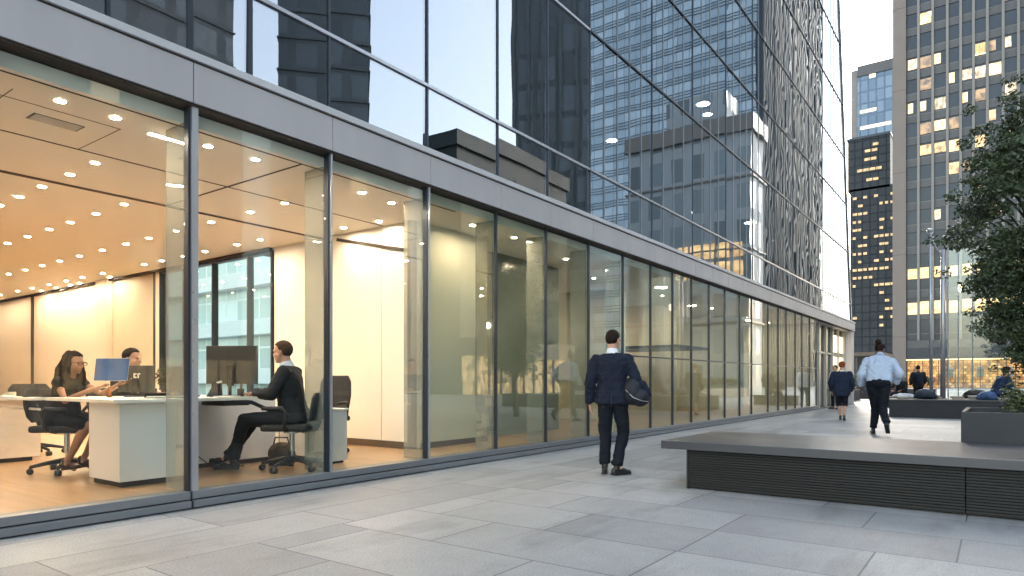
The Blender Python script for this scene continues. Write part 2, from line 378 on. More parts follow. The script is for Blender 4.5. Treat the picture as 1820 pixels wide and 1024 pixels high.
# further rooms along the front
MB().box(-6.56, -6.45, 6.69, 8.2, .14, ZC-.003).build('room_wall', m_green, B)
MB().box(-6.445, -6.43, 6.7, 8.2, .14, .22).build('baseboard', m_base, B)
MB().box(-7.05, -6.95, 8.21, 11.1, .14, ZC-.003).build('room_wall', m_teal, B)
MB().box(-9.7, -9.5, 11.11, 27.2, .14, ZC-.003).build('room_wall', m_dim, B)
MB().box(-9.49, -6.96, 11.0, 11.1, .14, ZC-.004).build('room_wall', m_green, B)
MB().box(-9.49, -5.7, 27.1, 27.2, .14, ZC-.004).build('room_wall', m_dim, B)
for (x0, x1, y0, y1, mt) in ((-9.49, -8.0, 18.0, 19.6, m_cream), (-9.49, -7.4, 14.2, 14.9, m_green), (-9.49, -7.0, 22.4, 23.0, m_dim), (-9.49, -8.2, 24.6, 25.6, m_green)):
    MB().box(x0, x1, y0, y1, .141, ZC-.005).build('pier', mt, B)
MB().box(-8.6, -6.3, 15.6, 17.6, 1.9, 1.97).build('shelf_canopy', m_dark, B)
# recessed porch wall past the glazing
MB().box(-6.1, -5.9, 27.25, 34.95, 0, 3.384).build('porch_wall', m_bglass, B)
for k in range(6):
    y = 27.6+k*1.35
    MB().box(-5.899, -5.80, y-.06, y+.06, 0, 3.38).build('porch_pilaster', m_beige, B)
MB().box(-5.899, -5.83, 27.3, 34.4, 2.2, 2.28).build('porch_rail', m_beige, B)
MB().box(-11, -5.62, 27.25, 35, 3.385, 3.391).build('porch_soffit', m_soffit, B)
m_pane = GLOW('lit_pane', (1, .80, .50), 1.3, .5, (1,1,1), 4)
for k in (3, 4):
    for z0, z1 in ((1.3, 2.15), (2.35, 3.1)):
        MB().box(-5.898, -5.87, 27.6+k*1.35+.1, 27.6+k*1.35+1.25, z0, z1).build('lit_pane', m_pane, B)
MB().box(-6.1, -5.5, 34.4, 35.0, 0, 3.39).build('corner_pier', m_alu, B)

# ------------------------------------------------------------------ downlights
dl = thing('downlight', 'small round warm downlight recessed in the lit office ceiling', 'ceiling light', (-7.36, 2.97, ZC), 0, 'downlights in the lit office ceiling')
dl['_local'] = 1
MB().loft([[Vector((r*math.cos(a), r*math.sin(a), z)) for a in [2*math.pi*k/20 for k in range(20)]] for r, z in ((.055, -.001), (.055, -.007), (.042, -.009), (.037, -.002), (.037, -.0012))], cap=False).build('trim_ring', m_rim, dl, smooth=True)
MB().cyl((0,0), .037, -.004, -.0015, 20).build('lamp', m_lamp, dl)
rows = {2.98: [-7.99, -8.75, -9.44, -10.1, -10.75, -11.4, -12.1, -13], 3.88: [-7.46, -8.79, -9.59, -10.39, -11.12, -11.94, -12.79, -13.6, -14.5, -15.4],
        5.02: [-7.13, -7.87, -8.8, -9.74, -10.57, -11.33, -12.16, -13.07, -13.91, -14.72, -15.57, -16.47, -17.4, -18.4],
        6.1: [-9.29, -9.93, -10.89, -11.6, -12.36, -13.02, -14.77, -15.72, -16.56, -17.5, -18.5, -19.4, -20.6], 2.1: [-7.5, -8.7, -9.9, -11.1, -12.3], 1.0: [-6.4, -7.8, -9.2, -10.8, -12.4], -.6: [-6.4, -8, -9.6, -11.2]}  # last three rows continue the grid out of view, added to light the office
sp = [(x, y) for y, xs in rows.items() for x in xs] + [(-5.95, 2.15), (-5.96, 2.56), (-5.98, 3.38), (-5.96, 3.86), (-6.0, 5.27), (-6.05, 5.79), (-7.6, 6.33), (-6.9, 6.36), (-15.2, 6.42), (-17.2, 6.42), (-18.0, 6.42), (-18.9, 6.42), (-16.7, 6.42), (-20.4, 5.0), (-21.5, 6.1), (-22.6, 6.1), (-24, 6.1), (-22, 5.0), (-23.5, 5.0), (-16.5, 3.9), (-17.6, 3.9), (-19, 3.9), (-14.2, 3.0), (-15.4, 3.0)]  # the last spots lie out of view, added to brighten the far left
for x, y in sp:
    c = copy_tree(dl); c.location = (x, y, ZC)
for x, y in ((-6.0, 7.3), (-6.0, 8.3), (-6.3, 10.3)):
    c = copy_tree(dl); c.location = (x, y, ZC); c['label'] = 'round downlight in the ceiling of the narrow green glazed passage'; c['group'] = 'downlights in the glazed passage'
for x in (-7.0, -8.6):  # unseen downlights added only to brighten this room
    for y in (12.6, 16.2, 19.9, 23.4, 26.2):
        c = copy_tree(dl); c.location = (x, y, ZC); c['label'] = 'small unseen downlight added to brighten the long dim room behind the far storefront panes'; c['group'] = 'downlights added to the long dim room'
def lamp2(x, y, z, label, r=.13):
    t = thing('ceiling_lamp', label, 'ceiling light', (x, y, z), local=True)
    MB().cyl((0,0), r*1.15, -.012, -.001, 28).build('trim_ring', m_rim, t); MB().cyl((0,0), r, -.02, -.0125, 28).build('lamp', m_lamp2, t)
lamp2(-8.0, 14.75, ZC, 'wide round ceiling light behind the head of the man in the navy suit')
lamp2(-6.38, 14.7, ZC, 'wide round ceiling light near the glass above the glowing niche')
lamp2(-7.2, 18.8, ZC, 'round ceiling light over the glowing cream niche', .11)
lamp2(-7.3, 24.6, ZC, 'round ceiling light deep in the far end of the ground floor', .10)
lamp2(-8.46, 7.0, 6.79, 'large white ceiling light seen through the bright sky reflecting panes upstairs', .16)
lamp2(-9.6, 8.15, 6.79, 'upstairs ceiling light within the reflected dark stepped tower', .10)
lamp2(-10.3, 7.95, 6.79, 'dimmer upstairs ceiling light left of the one in the dark reflected tower', .10)
lamp2(-8.4, 23.0, 10.85, 'bright ceiling light high up behind the glass tower floors', .22)
lamp2(-8.6, 24.0, 10.85, 'ceiling light behind the tower glass just above the reflected old building', .16)
lamp2(-8.2, 20.8, 10.85, 'left hand light of the pair behind the tower glass above the old building', .14)
lamp2(-7.2, 24.5, 6.79, 'ceiling light behind the tower glass near its far end', .2)
lamp2(-7.4, 14.2, 6.79, 'small ceiling light low behind the tower glass', .12)
def wall_lamp(x, y, z, label, s=.09):
    t = thing('wall_lamp', label, 'wall lamp', (x, y, z), local=True)
    MB().box(-.012, .012, -.05, .05, -.09, .09).build('back_plate', m_rim, t, bevel=.004)
    MB().ell((.06, 0, 0), (.05, s*.6, s)).build('lamp_glass', m_lamp2, t, smooth=True)
wall_lamp(-6.93, 8.75, 2.0, 'orange glowing wall lamp on the dark teal wall', .05)
wall_lamp(-9.47, 16.9, 2.0, 'small bright wall lamp just right of the head of the man in the navy suit')
wall_lamp(-9.47, 20.9, 2.0, 'wall lamp right of the glowing niche', .11)
wall_lamp(-9.47, 24.2, 2.3, 'wall lamp high at the far end of the ground floor', .1)
wall_lamp(-9.47, 25.9, 1.5, 'wall lamp low at the far end of the ground floor', .1)
t = thing('air_vent', 'slatted grille in the ceiling above the seated woman', 'air vent', (-6.48, 2.31, ZC), local=True)
mb = MB().box(-.09, .09, -.19, .19, -.004, -.001).mat(1)
for k in range(9): mb.box(-.08+k*.02-.004, -.08+k*.02+.004, -.175, .175, -.009, -.004)
mb.build('grille', [m_base, m_rim], t)
t = thing('strip_light', 'short white glowing bar standing in for a ceiling reflection beside the first glass fin', 'ceiling light', (-6.08, 3.05, ZC), local=True)
MB().box(-.03, .03, -.17, .17, -.008, -.001).build('housing', m_rim, t); MB().box(-.02, .02, -.16, .16, -.012, -.0082).build('lamp', m_lamp2, t)  # glowing bar takes the place of a bright reflection on the ceiling
t = thing('strip_light', 'orange tilted strip light behind the dark upstairs panes', 'ceiling light', (-8.2, 3.75, 6.3), local=True)
MB().box(-.05, .05, -.42, .42, -.012, 0).build('housing', m_rim, t); MB().box(-.04, .04, -.4, .4, -.02, -.0125).build('lamp', GLOW('orange_glow', (1, .55, .18), 6), t)

# ------------------------------------------------------------------ city blocks
def facade_mat(name, wall, glass, bay, fl, mort, lit=0, rough=.25, gl2=None, mort_y=None, est=1.4, rnd_wall=.1, spec=.5):
    m, t, p = newmat(name)
    c = t.nodes.new("ShaderNodeTexCoord"); sep = t.nodes.new("ShaderNodeSeparateXYZ"); t.links.new(c.outputs['Object'], sep.inputs[0])
    cb = t.nodes.new("ShaderNodeCombineXYZ"); t.links.new(math_n(t, 'ADD', sep.outputs[0], sep.outputs[1]), cb.inputs[0]); t.links.new(sep.outputs[2], cb.inputs[1])
    b = t.nodes.new("ShaderNodeTexBrick"); b.offset = 0; b.inputs['Scale'].default_value = 1
    t.links.new(cb.outputs[0], b.inputs[0]); b.inputs['Color1'].default_value = (0,0,0,1); b.inputs['Color2'].default_value = (1,1,1,1); b.inputs['Mortar'].default_value = (0,0,0,1)
    b.inputs['Brick Width'].default_value = bay; b.inputs['Row Height'].default_value = fl; b.inputs['Mortar Size'].default_value = mort; b.inputs['Mortar Smooth'].default_value = 0; b.inputs['Bias'].default_value = 0
    g2 = gl2 or [x*1.9 for x in glass]
    gc = ramp(t, b.outputs['Color'], [(.2, glass), (.8, g2)])
    wn = noise_n(t, c.outputs['Object'], .12, 5)
    wc = ramp(t, wn, [(.3, [x*(1-rnd_wall) for x in wall]), (.7, [x*(1+rnd_wall) for x in wall])])
    t.links.new(mixc(t, b.outputs['Fac'], gc, wc), p.inputs['Base Color'])
    t.links.new(math_n(t, 'ADD', math_n(t, 'MULTIPLY', b.outputs['Fac'], .5), rough), p.inputs['Roughness'])
    p.inputs['Specular IOR Level'].default_value = spec
    if lit:
        on = math_n(t, 'MULTIPLY', math_n(t, 'GREATER_THAN', b.outputs['Color'], 1-lit), math_n(t, 'SUBTRACT', 1, b.outputs['Fac']))
        p.inputs['Emission Color'].default_value = (1, .72, .36, 1)
        t.links.new(math_n(t, 'MULTIPLY', on, est*.5), p.inputs['Emission Strength'])
    return m
m_stone = M("warm_grey_stone", (.165,.133,.115), .6, var=.06, vs=.25, bump=.02, bs=5)
m_pil = M("pale_pilaster", (.19,.17,.155), .5, var=.06, vs=.4)
m_span = M("spandrel_panel", (.065,.064,.066), .45, var=.12, vs=.2)
m_litw = GLOW("lit_window", (1, .68, .30), .95, .75, (1,1,1), 1.1, (.42,.24,.10))
m_lits = [GLOW('lit_window_warm', (1,.62,.26), .8, .8, (1,1,1), 1.6, (.20,.10,.04)), GLOW('lit_window_dim', (.9,.55,.26), .38, .7, (1,1,1), 1.3, (.12,.08,.05)), GLOW('lit_window_pale', (1,.78,.50), .75, .85, (1.5,1,.7), 1.8, (.16,.11,.07)), GLOW('lit_window_bright', (1,.70,.34), 1.3, .8, (1,1,1), 1.2, (.35,.19,.08))]
m_litb = GLOW("lit_band", (1, .64, .26), 1.1, .7, (1,1,2.5), .8, (.55,.30,.10))

# tall office tower at the right
T = thing('office_tower', 'tall grey office tower with stone corner pier and scattered warm lit windows', 'office tower', (-5, 122, 0))
PX = [-11.75, -10.1, -8.2, -6.3, -4.6, -3.0, -1.3, .6, 2.4, 4.2]
MB().box(-13.6, 4.25, 122.55, 150, 0, 112).build('core', m_bglass, T)
MB().box(-13.6, -11.75, 121.7, 149, 0, 112).build('corner_pier', m_stone, T)
for z in range(8, 112, 13): MB().box(-13.62, -11.73, 121.68, 149.02, z, z+.07).build('pier_joint', m_base, T)
for x in PX[1:]: MB().box(x-.17, x+.17, 122.0, 122.6, 7.4, 112).build('pilaster', m_pil, T)
for k in range(-7, 24):
    z = 34.0+3.45*k
    if z > 8: MB().box(-11.74, 4.2, 122.42, 122.56, z+.85, z+2.0).build('spandrel', m_span, T)
    MB().box(-11.74, 4.2, 122.47, 122.57, z-1.45, z-1.37).build('window_rail', m_pil, T) if z > 8 else 0
MB().box(-11.74, 4.2, 122.2, 122.57, 6.2, 7.4).build('spandrel', m_span, T)
MB().box(-11.74, 4.2, 122.1, 122.57, 4.45, 6.15).build('lobby_fascia', m_bglass, T)
lw = [(1,7),(1,5),(0,5),(3,4),(1,4),(2,5),(5,5),(5.1,5),(6,5),(7.6,5),(5,4),(6,4),(4,4),(7.6,3),(4,3),(5,3),(1,3),(0,3),(1,2),(2,2),(3,2),(1,1),(2,1),(3,1),(3,0),(4,0),(5,1),(2,3),(7,7),(0,9),(3,8),(5,9),(6,2),(7,1),(5,-1),(2,-2),(6,-2)]
for b, k in lw:
    b0 = int(b); z = 34.0+3.45*k; r_ = rnd.random()
    x0, x1 = PX[b0]+.22, PX[b0+1]-.22
    if r_ < .35: x1 = x0+(x1-x0)*.55
    MB().box(x0, x1, 122.38, 122.50, z-1.0-.2*(r_ > .6), z+.5).build('lit_window', m_lits[rnd.randrange(4)], T)
for zb, h in ((18.0, .85), (12.55, 1.0)):
    for b0 in range(9): MB().box(PX[b0]+.2, PX[b0+1]-.2, 122.36, 122.50, zb-h, zb+h*(.95 if b0 % 3 else .8)).build('lit_window', m_litb, T)
# lobby of the tower: glazed, lit from within, shelves behind
def shelf_mat():
    m, t, p = newmat("lit_lobby_shelves"); p.inputs["Base Color"].default_value = (.06,.04,.02,1)
    c = t.nodes.new("ShaderNodeTexCoord"); sep = t.nodes.new("ShaderNodeSeparateXYZ"); t.links.new(c.outputs['Object'], sep.inputs[0])
    cb = t.nodes.new("ShaderNodeCombineXYZ"); t.links.new(sep.outputs[0], cb.inputs[0]); t.links.new(sep.outputs[2], cb.inputs[1])
    b = t.nodes.new("ShaderNodeTexBrick"); b.offset = .37; t.links.new(cb.outputs[0], b.inputs[0]); b.inputs['Scale'].default_value = 1
    b.inputs['Color1'].default_value = (.30,.13,.03,1); b.inputs['Color2'].default_value = (1,.60,.22,1); b.inputs['Mortar'].default_value = (.10,.05,.02,1)
    b.inputs['Brick Width'].default_value = .62; b.inputs['Row Height'].default_value = .42; b.inputs['Mortar Size'].default_value = .03
    n = noise_n(t, c.outputs['Object'], 1.3, 4)
    e = mixc(t, 1, b.outputs[0], ramp(t, n, [(.3, (.35,.3,.25)), (.65, (1.3,1.2,1.05))]), 'MULTIPLY')
    t.links.new(e, p.inputs['Emission Color']); p.inputs['Emission Strength'].default_value = .24
    return m
MB().box(-11.7, 4.2, 122.45, 122.53, .05, 4.3).build('lobby_shelves', shelf_mat(), T)
MB().box(-11.72, 4.2, 121.75, 122.0, 4.28, 4.44).build('lobby_light', GLOW('lobby_strip', (1, .66, .28), 1.3), T)
for x in [-11.6+1.05*k for k in range(16)]: MB().box(x-.05, x+.05, 121.85, 122.1, 0, 4.27).build('lobby_mullion', m_dark, T)
MB().box(-11.72, 4.2, 121.8, 122.12, 2.7, 2.76).build('lobby_rail', m_dark, T)
for x in (-6.4, -2.6, .9): MB().box(x, x+.9, 122.1, 122.4, 1.7, 3.2).build('lobby_screen', m_teal, T)

# dark tower with rows of lit windows
m_dk = facade_mat("dark_tower_glass", (.026,.031,.038), (.020,.026,.036), 1.5, 1.75, .12, rough=.3, gl2=(.03,.036,.045), spec=.2)
D = thing('dark_tower', 'near black tower with rows of yellow lit windows left of the stone pier', 'office tower', (-22, 160, 0))
MB().box(-26.4, -18.35, 160, 178, 42, 53).build('tower_top', m_dk, D)
MB().box(-18.9, -18.3, 160.05, 178, 42, 52.6).build('side_wall', m_stone, D)
MB().box(-26.6, -18.2, 159.8, 178.2, 53, 53.5).build('roof_edge', m_dark, D)
MB().box(-25.9, -10, 160.1, 180, 0, 42).build('tower_body', m_dk, D)
MB().box(-26.0, -9.9, 160.0, 180.1, 42, 42.4).build('roof_edge', m_dark, D)
m_lit2 = GLOW("far_lit_window", (1, .68, .30), .5, .6, (1,1,1), 2.0)
rl = random.Random(11)
for z, xs in ((50.2, (-22.5, -21.2)), (48.4, (-22.6, -21.4)), (46.2, (-24, -22.8, -21.6, -20.4)), (44, (-22.2, -21)), (51.4, (-21.0,))):
    for x in xs: MB().box(x-.55, x+.5, 159.93, 160.02, z-.28, z+.28).build('lit_window', m_lit2, D)
for k in range(21):
    z = 40.4-1.72*k
    for x in [-25.4+1.02*j for j in range(9)]:
        q = rl.random()
        if (q < .62 and k < 13 and not -22.4 < x < -21.3) or (q < .25 and k < 17): MB().box(x, x+.55+.35*rl.random(), 160.02, 160.12, z-.28, z+.25).build('lit_window', m_lit2, D)
pv = thing('pavilion', 'low dark glazed pavilion at the far end of the plaza below the dark tower', 'building', (-20, 72, 0))
MB().box(-34, -8.8, 70, 78, 0, 3.4).build('glass_wall', facade_mat("pavilion_glass", (.10,.085,.07), (.015,.017,.02), 1.2, 1.7, .09, lit=.12, spec=.2, est=.5), pv)
MB().box(-34.4, -8.6, 69.6, 78.4, 3.4, 3.75).build('roof', m_base, pv)
# blue glass tower behind it
m_bt = facade_mat("blue_tower_glass", (.09,.13,.18), (.08,.13,.20), 2.2, 3.6, .22, lit=.06, rough=.15, gl2=(.15,.21,.28), est=.7)
BT = thing('blue_tower', 'pale blue glass tower rising behind the dark tower against the white sky', 'office tower', (-30, 230, 0))
MB().box(-35.2, -20, 230, 255, 0, 95).build('tower_body', m_bt, BT)
MB().box(-37, -35.2, 230.4, 254, 0, 97.5).build('edge_slab', m_pil, BT)
MB().box(-35.2, -20, 229.6, 255, 95, 98.2).build('roof_band', m_span, BT)
for z, x0, x1 in ((84, -34.5, -30), (79, -34.5, -26), (74.8, -33, -24), (71, -34.5, -28), (66, -32, -24)): MB().box(x0, x1, 229.9, 230.02, z-.5, z+.5).build('lit_window', GLOW('pale_lit', (1, .86, .62), .8, .5, (1,1,1), .5), BT)
# building seen through the courtyard window
m_band = M("white_band", (.75,.76,.76), .5, var=.05)
WB = thing('courtyard_building', 'white banded glass building seen through the office end windows', 'building', (-45, 30, 0))
MB().box(-90, -16, 26, 40, 0, 14).build('glass_wall', facade_mat("courtyard_glass", (.75,.78,.78), (.45,.55,.55), 1.3, 3.3, .07, rough=.1, gl2=(.70,.78,.78)), WB)
for k in range(5): MB().box(-90, -15.8, 25.2, 26, .9+3.2*k, 1.9+3.2*k).build('floor_band', m_band, WB)

# ------------------------------------------------------------------ blocks across the plaza, mirrored in the curtain wall
def block(name, label, x0, x1, y0, y1, h, mt, bands=0, bm=None, rz=0, fl=3.6, proud=.15, pil=0, roofs=()):
    cx_, cy_ = (x0+x1)/2, (y0+y1)/2
    b = thing(name, label, 'building', (cx_, cy_, 0), rz, local=True)
    hx, hy = (x1-x0)/2, (y1-y0)/2
    MB().box(-hx, hx, -hy, hy, 0, h).build('wall', mt, b)
    k = 0
    while bands and fl*(k+1) < h and k < 60:
        z = fl*(k+1)
        for dz in bands: MB().box(-hx-proud, hx+proud, -hy-proud, hy+proud, z+dz, z+dz+.13).build('floor_band', bm, b)
        k += 1
    if pil:
        n = int(2*hx/pil)
        for j in range(n+1): MB().box(-hx+j*pil-.2, -hx+j*pil+.2, -hy-.3, hy+.3, 0, h-1).build('pilaster', bm, b)
    MB().box(-hx-.3, hx+.3, -hy-.3, hy+.3, h, h+1.2).build('roof_edge', bm or mt, b)
    for (a, b2, c, d, z0, z1) in roofs: MB().box(a, b2, c, d, z0, z1).build('roof_house', mt, b)
    return b
m_d1 = facade_mat("dark_block", (.09,.108,.12), (.05,.064,.074), 3.2, 3.4, .5, lit=.03, rnd_wall=.25)
m_d2 = facade_mat("dark_stripe_block", (.085,.105,.115), (.045,.06,.07), 2.2, 3.4, .35, lit=.01, rnd_wall=.2)
m_db = M("dark_band", (.08,.095,.10), .6, var=.2)
m_lowb = M('dark_green_cladding', (.035,.05,.05), .6, var=.3, vs=.3)
m_gl = facade_mat("banded_glass_block", (.26,.33,.40), (.42,.52,.62), 2.1, 2.75, .06, rough=.3, gl2=(.60,.71,.82), spec=.3, rnd_wall=.08)
m_glb = M("glass_block_band", (.15,.195,.25), .4, var=.1)
m_mas = facade_mat("masonry_block", (.36,.38,.40), (.10,.12,.135), 1.75, 2.7, .42, rough=.3)
block('dark_office_block', 'long dark office block across the plaza mirrored left of the sky gap', 49, 60, -40, 37.5, 62, m_d1, (0,), m_db, fl=3.4)
block('stepped_dark_tower', 'dark tower with stepped podium mirrored in the panes above the third bay', 48, 58, 43.5, 57, 95, m_d1, (0,), m_db, rz=R(-49), fl=3.4)
block('stepped_podium', 'dark podium stepping down beside the mirrored dark tower', 47, 54.5, 50, 63, 24, m_d1, (0,), m_db, rz=R(-49), fl=3.4)
block('low_gabled_block', 'low dark building with a pointed corner mirrored above the fourth bay', 23, 26.5, 40, 56, 19.5, m_lowb, 0, m_lowb)
block('striped_dark_tower', 'tall dark tower with pale vertical stripes mirrored beside the glass tower', 27.8, 36.2, 61.6, 73.6, 110, m_d2, 0, m_db, pil=1.65, rz=R(-29))
block('glass_block', 'pale glass tower with triple floor lines mirrored in the curtain wall', 20.4, 62, 110, 153, 130, m_gl, (0, .5, 1.0), m_glb, fl=2.75, proud=.12)
m_added_fin = M('added_dark_fin', (.045,.058,.075), .6, var=.1)
gb = [o for o in COL.objects if o.name == 'glass_block'][0]
for k in range(36): MB().box(-20.8-1.1, -20.8-.12, -21.2+k*1.2, -21.2+k*1.2+.55, 0, 129).build('fin', m_added_fin, gb)  # fins added to darken the bright side face in the mirrored view
mas = block('masonry_block', 'old grey masonry building with punched windows mirrored low in the glass tower', 3.7, 13.5, 50, 53.4, 19.6, m_mas, (0,), m_pil, fl=5.4, roofs=((-3, 2, -1.2, 1.3, 20.8, 23.2),))
for k in range(5):
    for j, z in enumerate((8.9, 10.3)): MB().box(-4.3+k*1.05, -3.5+k*1.05, -1.82, -1.69, z, z+1.1).build('lit_window', m_litb, mas)
for (nm, lb, x0, x1, y0, y1) in (('shop_front', 'glowing shop front under the low dark building across the plaza', 21.4, 23, 40, 54),
                                 ('shop_front', 'glowing shop front at the foot of the striped tower across the plaza', 26, 33, 58.6, 60),
                                 ('shop_front', 'long glowing shop front at the foot of the dark office block', 46.5, 48.9, 8, 37)):
    s_ = thing(nm, lb, 'shop', ((x0+x1)/2, (y0+y1)/2, 0))
    MB().box(x0+.2, x1, y0+.2, y1, 0.02, 3.0).build('lit_interior', GLOW('shop_glow', (1, .66, .30), 1.3, .9, (2,2,1), 1.6, (.02,.014,.008)), s_)
    MB().box(x0-.4, x1+.1, y0-.4, y1+.1, 3.01, 4.4).build('canopy', m_dark, s_)
    L_ = (y1-y0) if y1-y0 > x1-x0 else (x1-x0)
    for k in range(int(L_/1.6)):
        if y1-y0 > x1-x0: MB().box(x0, x0+.15, y0+k*1.6, y0+k*1.6+.16, 0, 3.0).build('mullion', m_dark, s_)
        else: MB().box(x0+k*1.6, x0+k*1.6+.16, y0, y0+.15, 0, 3.0).build('mullion', m_dark, s_)

# ------------------------------------------------------------------ office furniture
m_blk = M("black_plastic", (.018,.018,.02), .45, var=.2, vs=8)
m_mesh = M("black_mesh_fabric", (.025,.025,.027), .8, var=.2, vs=10, bump=.2, bs=300)
m_chrome = M("polished_metal", (.45,.44,.43), .22, .9, var=.05)
m_scr = M("monitor_back", (.035,.034,.032), .4, var=.08)
m_desk = M("desk_white", (.78,.76,.74), .35, var=.02)
m_deskp = M("desk_panel_grey", (.74,.75,.80), .45, var=.03)
m_paper = M("paper", (.82,.80,.74), .7, var=.03)
m_marble = M("marble_panel", (.66,.58,.50), .3, var=.14, vs=1.6, stretch=(1,1,2.5))
FZ = .14
def office_chair(label, loc, rz, arms=True, high=.0):
    c = thing('office_chair', label, 'office chair', loc, rz)
    MB().box(-.25,.25,-.23,.25,.42,.49).build('seat', m_mesh, c, bevel=.03, smooth=True, seg=3)
    rings = []
    for z, hw, y in ((.52,.18,-.24),(.60,.21,-.27),(.75,.23,-.285),(.92,.22,-.30),(1.0,.17,-.315)):
        rings.append([Vector((x*hw, y-.05*(1-x*x)+d, z)) for x, d in ((-1,0),(-.5,0),(0,0),(.5,0),(1,0),(1,.03),(.5,.03),(0,.03),(-.5,.03),(-1,.03))])
    for q in rings:
        for v in q: v.z = .52+(v.z-.52)*(1+high)
    MB().loft(rings).build('backrest', m_mesh, c, bevel=.008, smooth=True)
    MB().tube([(0,-.1,.41),(0,-.26,.43),(0,-.31,.55),(0,-.325,.7)], .022).build('back_support', m_blk, c, smooth=True)
    if arms:
        for s in (-1, 1): MB().tube([(s*.24,-.02,.44),(s*.31,-.02,.47),(s*.32,-.04,.62),(s*.32,.0,.665),(s*.32,.2,.66)], [.018,.018,.017,.02,.02]).build('armrest', m_blk, c, smooth=True)
    MB().cyl((0,0), .028, .2, .40).cyl((0,0), .016, .1, .2).cyl((0,0), .09, .395, .42).build('gas_post', m_chrome, c)
    b = MB().cyl((0,0), .05, .085, .15)
    for k in range(5):
        a = 2*math.pi*k/5+.35; d = Vector((math.cos(a), math.sin(a), 0))
        b.tube([d*.03+Vector((0,0,.125)), d*.17+Vector((0,0,.105)), d*.31+Vector((0,0,.075))], [.03,.022,.017], 8)
    b.build('star_base', m_blk, c, smooth=True)
    for k in range(5):
        a = 2*math.pi*k/5+.35; d = Vector((math.cos(a), math.sin(a), 0)); n = Vector((-d.y, d.x, 0)); p = d*.31+Vector((0,0,.032))
        MB().tube([p-n*.026, p+n*.026], .031, 14).tube([p+Vector((0,0,.01)), p+Vector((0,0,.05))], .01, 8).build('caster', m_blk, c, smooth=True)
    return c
office_chair('black office chair under the man in the dark suit', (-6.02, 4.33, FZ), R(126), high=-.38)
office_chair('black office chair under the woman in the black dress', (-7.74, 2.86, FZ), R(-54), high=-.3)
office_chair('black office chair behind the man who is hidden by the monitor', (-8.05, 3.55, FZ), R(-54), high=-.3)
office_chair('empty black office chair behind the low white cabinet', (-6.98, 5.5, FZ), R(200), high=.02)
office_chair('dark empty office chair behind the marble counter at the left', (-9.9, 3.3, FZ), R(60), high=-.2)

d = thing('desk', 'white office desk with a solid pedestal between the seated woman and the man', 'desk', (-6.5, 3.3, FZ))
MB().box(-6.82, -6.21, 2.70, 3.34, .19, .884).build('pedestal', m_desk, d, bevel=.004)
MB().box(-6.79, -6.24, 2.73, 3.31, FZ, .19).build('plinth', m_groove, d)
MB().box(-7.62, -6.13, 2.62, 4.08, .886, .918).build('tabletop', m_white, d, bevel=.005)
MB().box(-9.2, -7.625, 2.50, 2.63, .888, .917).build('side_top', m_white, d, bevel=.004)
MB().box(-6.98, -6.93, 3.35, 4.75, .19, .884).build('modesty_panel', m_deskp, d)
MB().box(-6.97, -6.94, 3.36, 4.74, FZ, .19).build('plinth', m_groove, d)
MB().box(-6.6, -6.2, 3.66, 3.95, .83, .884).build('cable_tray', m_blk, d, bevel=.006)
MB().tube([(-7.6,2.57,.80), (-9.1,2.57,.80)], .012).build('rail', m_rim, d)
MB().tube([(-6.2,3.72,.872), (-6.17,3.95,.862), (-6.12,4.16,.76), (-6.06,4.36,.62), (-6.0,4.45,.58)], [.018,.02,.02,.02,.018]).build('curved_bracket', m_dark, d, smooth=True)
c2 = thing('counter', 'long counter with a marble front at the far left of the office', 'counter', (-9.6, 2.5, FZ))
MB().box(-9.75, -9.2, 1.0, 3.12, .19, .85).build('front_panel', m_marble, c2)
MB().box(-9.7, -9.24, 1.05, 3.05, FZ, .19).build('plinth', m_groove, c2)
MB().box(-10.1, -9.15, .95, 3.25, .852, .884).build('countertop', m_white, c2, bevel=.004)
cb = thing('cabinet', 'low white cabinet behind the seated man', 'cabinet', (-6.5, 4.95, FZ))
MB().box(-7.5, -6.06, 4.82, 5.1, .17, .74).build('carcass', m_desk, cb, bevel=.004)
MB().box(-7.52, -6.045, 4.80, 5.12, .742, .765).build('top', m_white, cb, bevel=.004)
MB().box(-7.45, -6.1, 4.85, 5.08, FZ, .17).build('plinth', m_groove, cb)
for x in (-6.95, -6.4): MB().box(x-.003, x+.003, 4.815, 4.822, .19, .73).build('door_gap', m_groove, cb)

def monitor(label, loc, rz, w_, h_, z0, cat='monitor', seam=True, logo=False):
    m_ = thing('monitor', label, cat, loc, rz)
    MB().box(-w_/2, w_/2, -.012, .02, z0, z0+h_).build('housing', m_scr, m_, bevel=.006)
    MB().box(-w_/2+.012, w_/2-.012, .0205, .0225, z0+.012, z0+h_-.012).build('screen', GLOW('screen_glow', (.45,.55,.75), .5), m_)
    if seam: MB().box(-w_*.09, -w_*.075, -.0145, -.0125, z0, z0+h_).build('seam', m_groove, m_)
    MB().box(-.03, .03, -.05, -.0125, z0-.02, z0+h_*.5).build('bracket', m_blk, m_, bevel=.006)
    MB().tube([(0,-.04,.012),(0,-.04,z0+.05)], .018).build('stand', m_blk, m_, smooth=True)
    MB().cyl((0,-.04), .10, 0, .014).build('foot', m_blk, m_)
    if logo:
        for (a, b, c_, e) in ((-.075,-.06,.0,.05),(-.06,-.045,.035,.05),(-.06,-.045,0,.015),(-.035,-.022,0,.05),(-.022,-.008,.035,.05),(-.10,-.09,-.012,-.002),(-.085,-.03,-.016,-.008)):
            MB().box(a+.05, b+.05, -.0155, -.0125, z0+h_*.52+c_, z0+h_*.52+e).build('logo', m_white, m_)
    return m_
monitor('wide black monitor seen from behind in front of the seated man', (-6.49, 3.93, .918), R(30), .56, .40, .13)
monitor('black monitor seen from behind with a small white mark, beside the blue folder', (-7.16, 3.28, .918), R(40), .36, .27, .05, seam=False, logo=True)
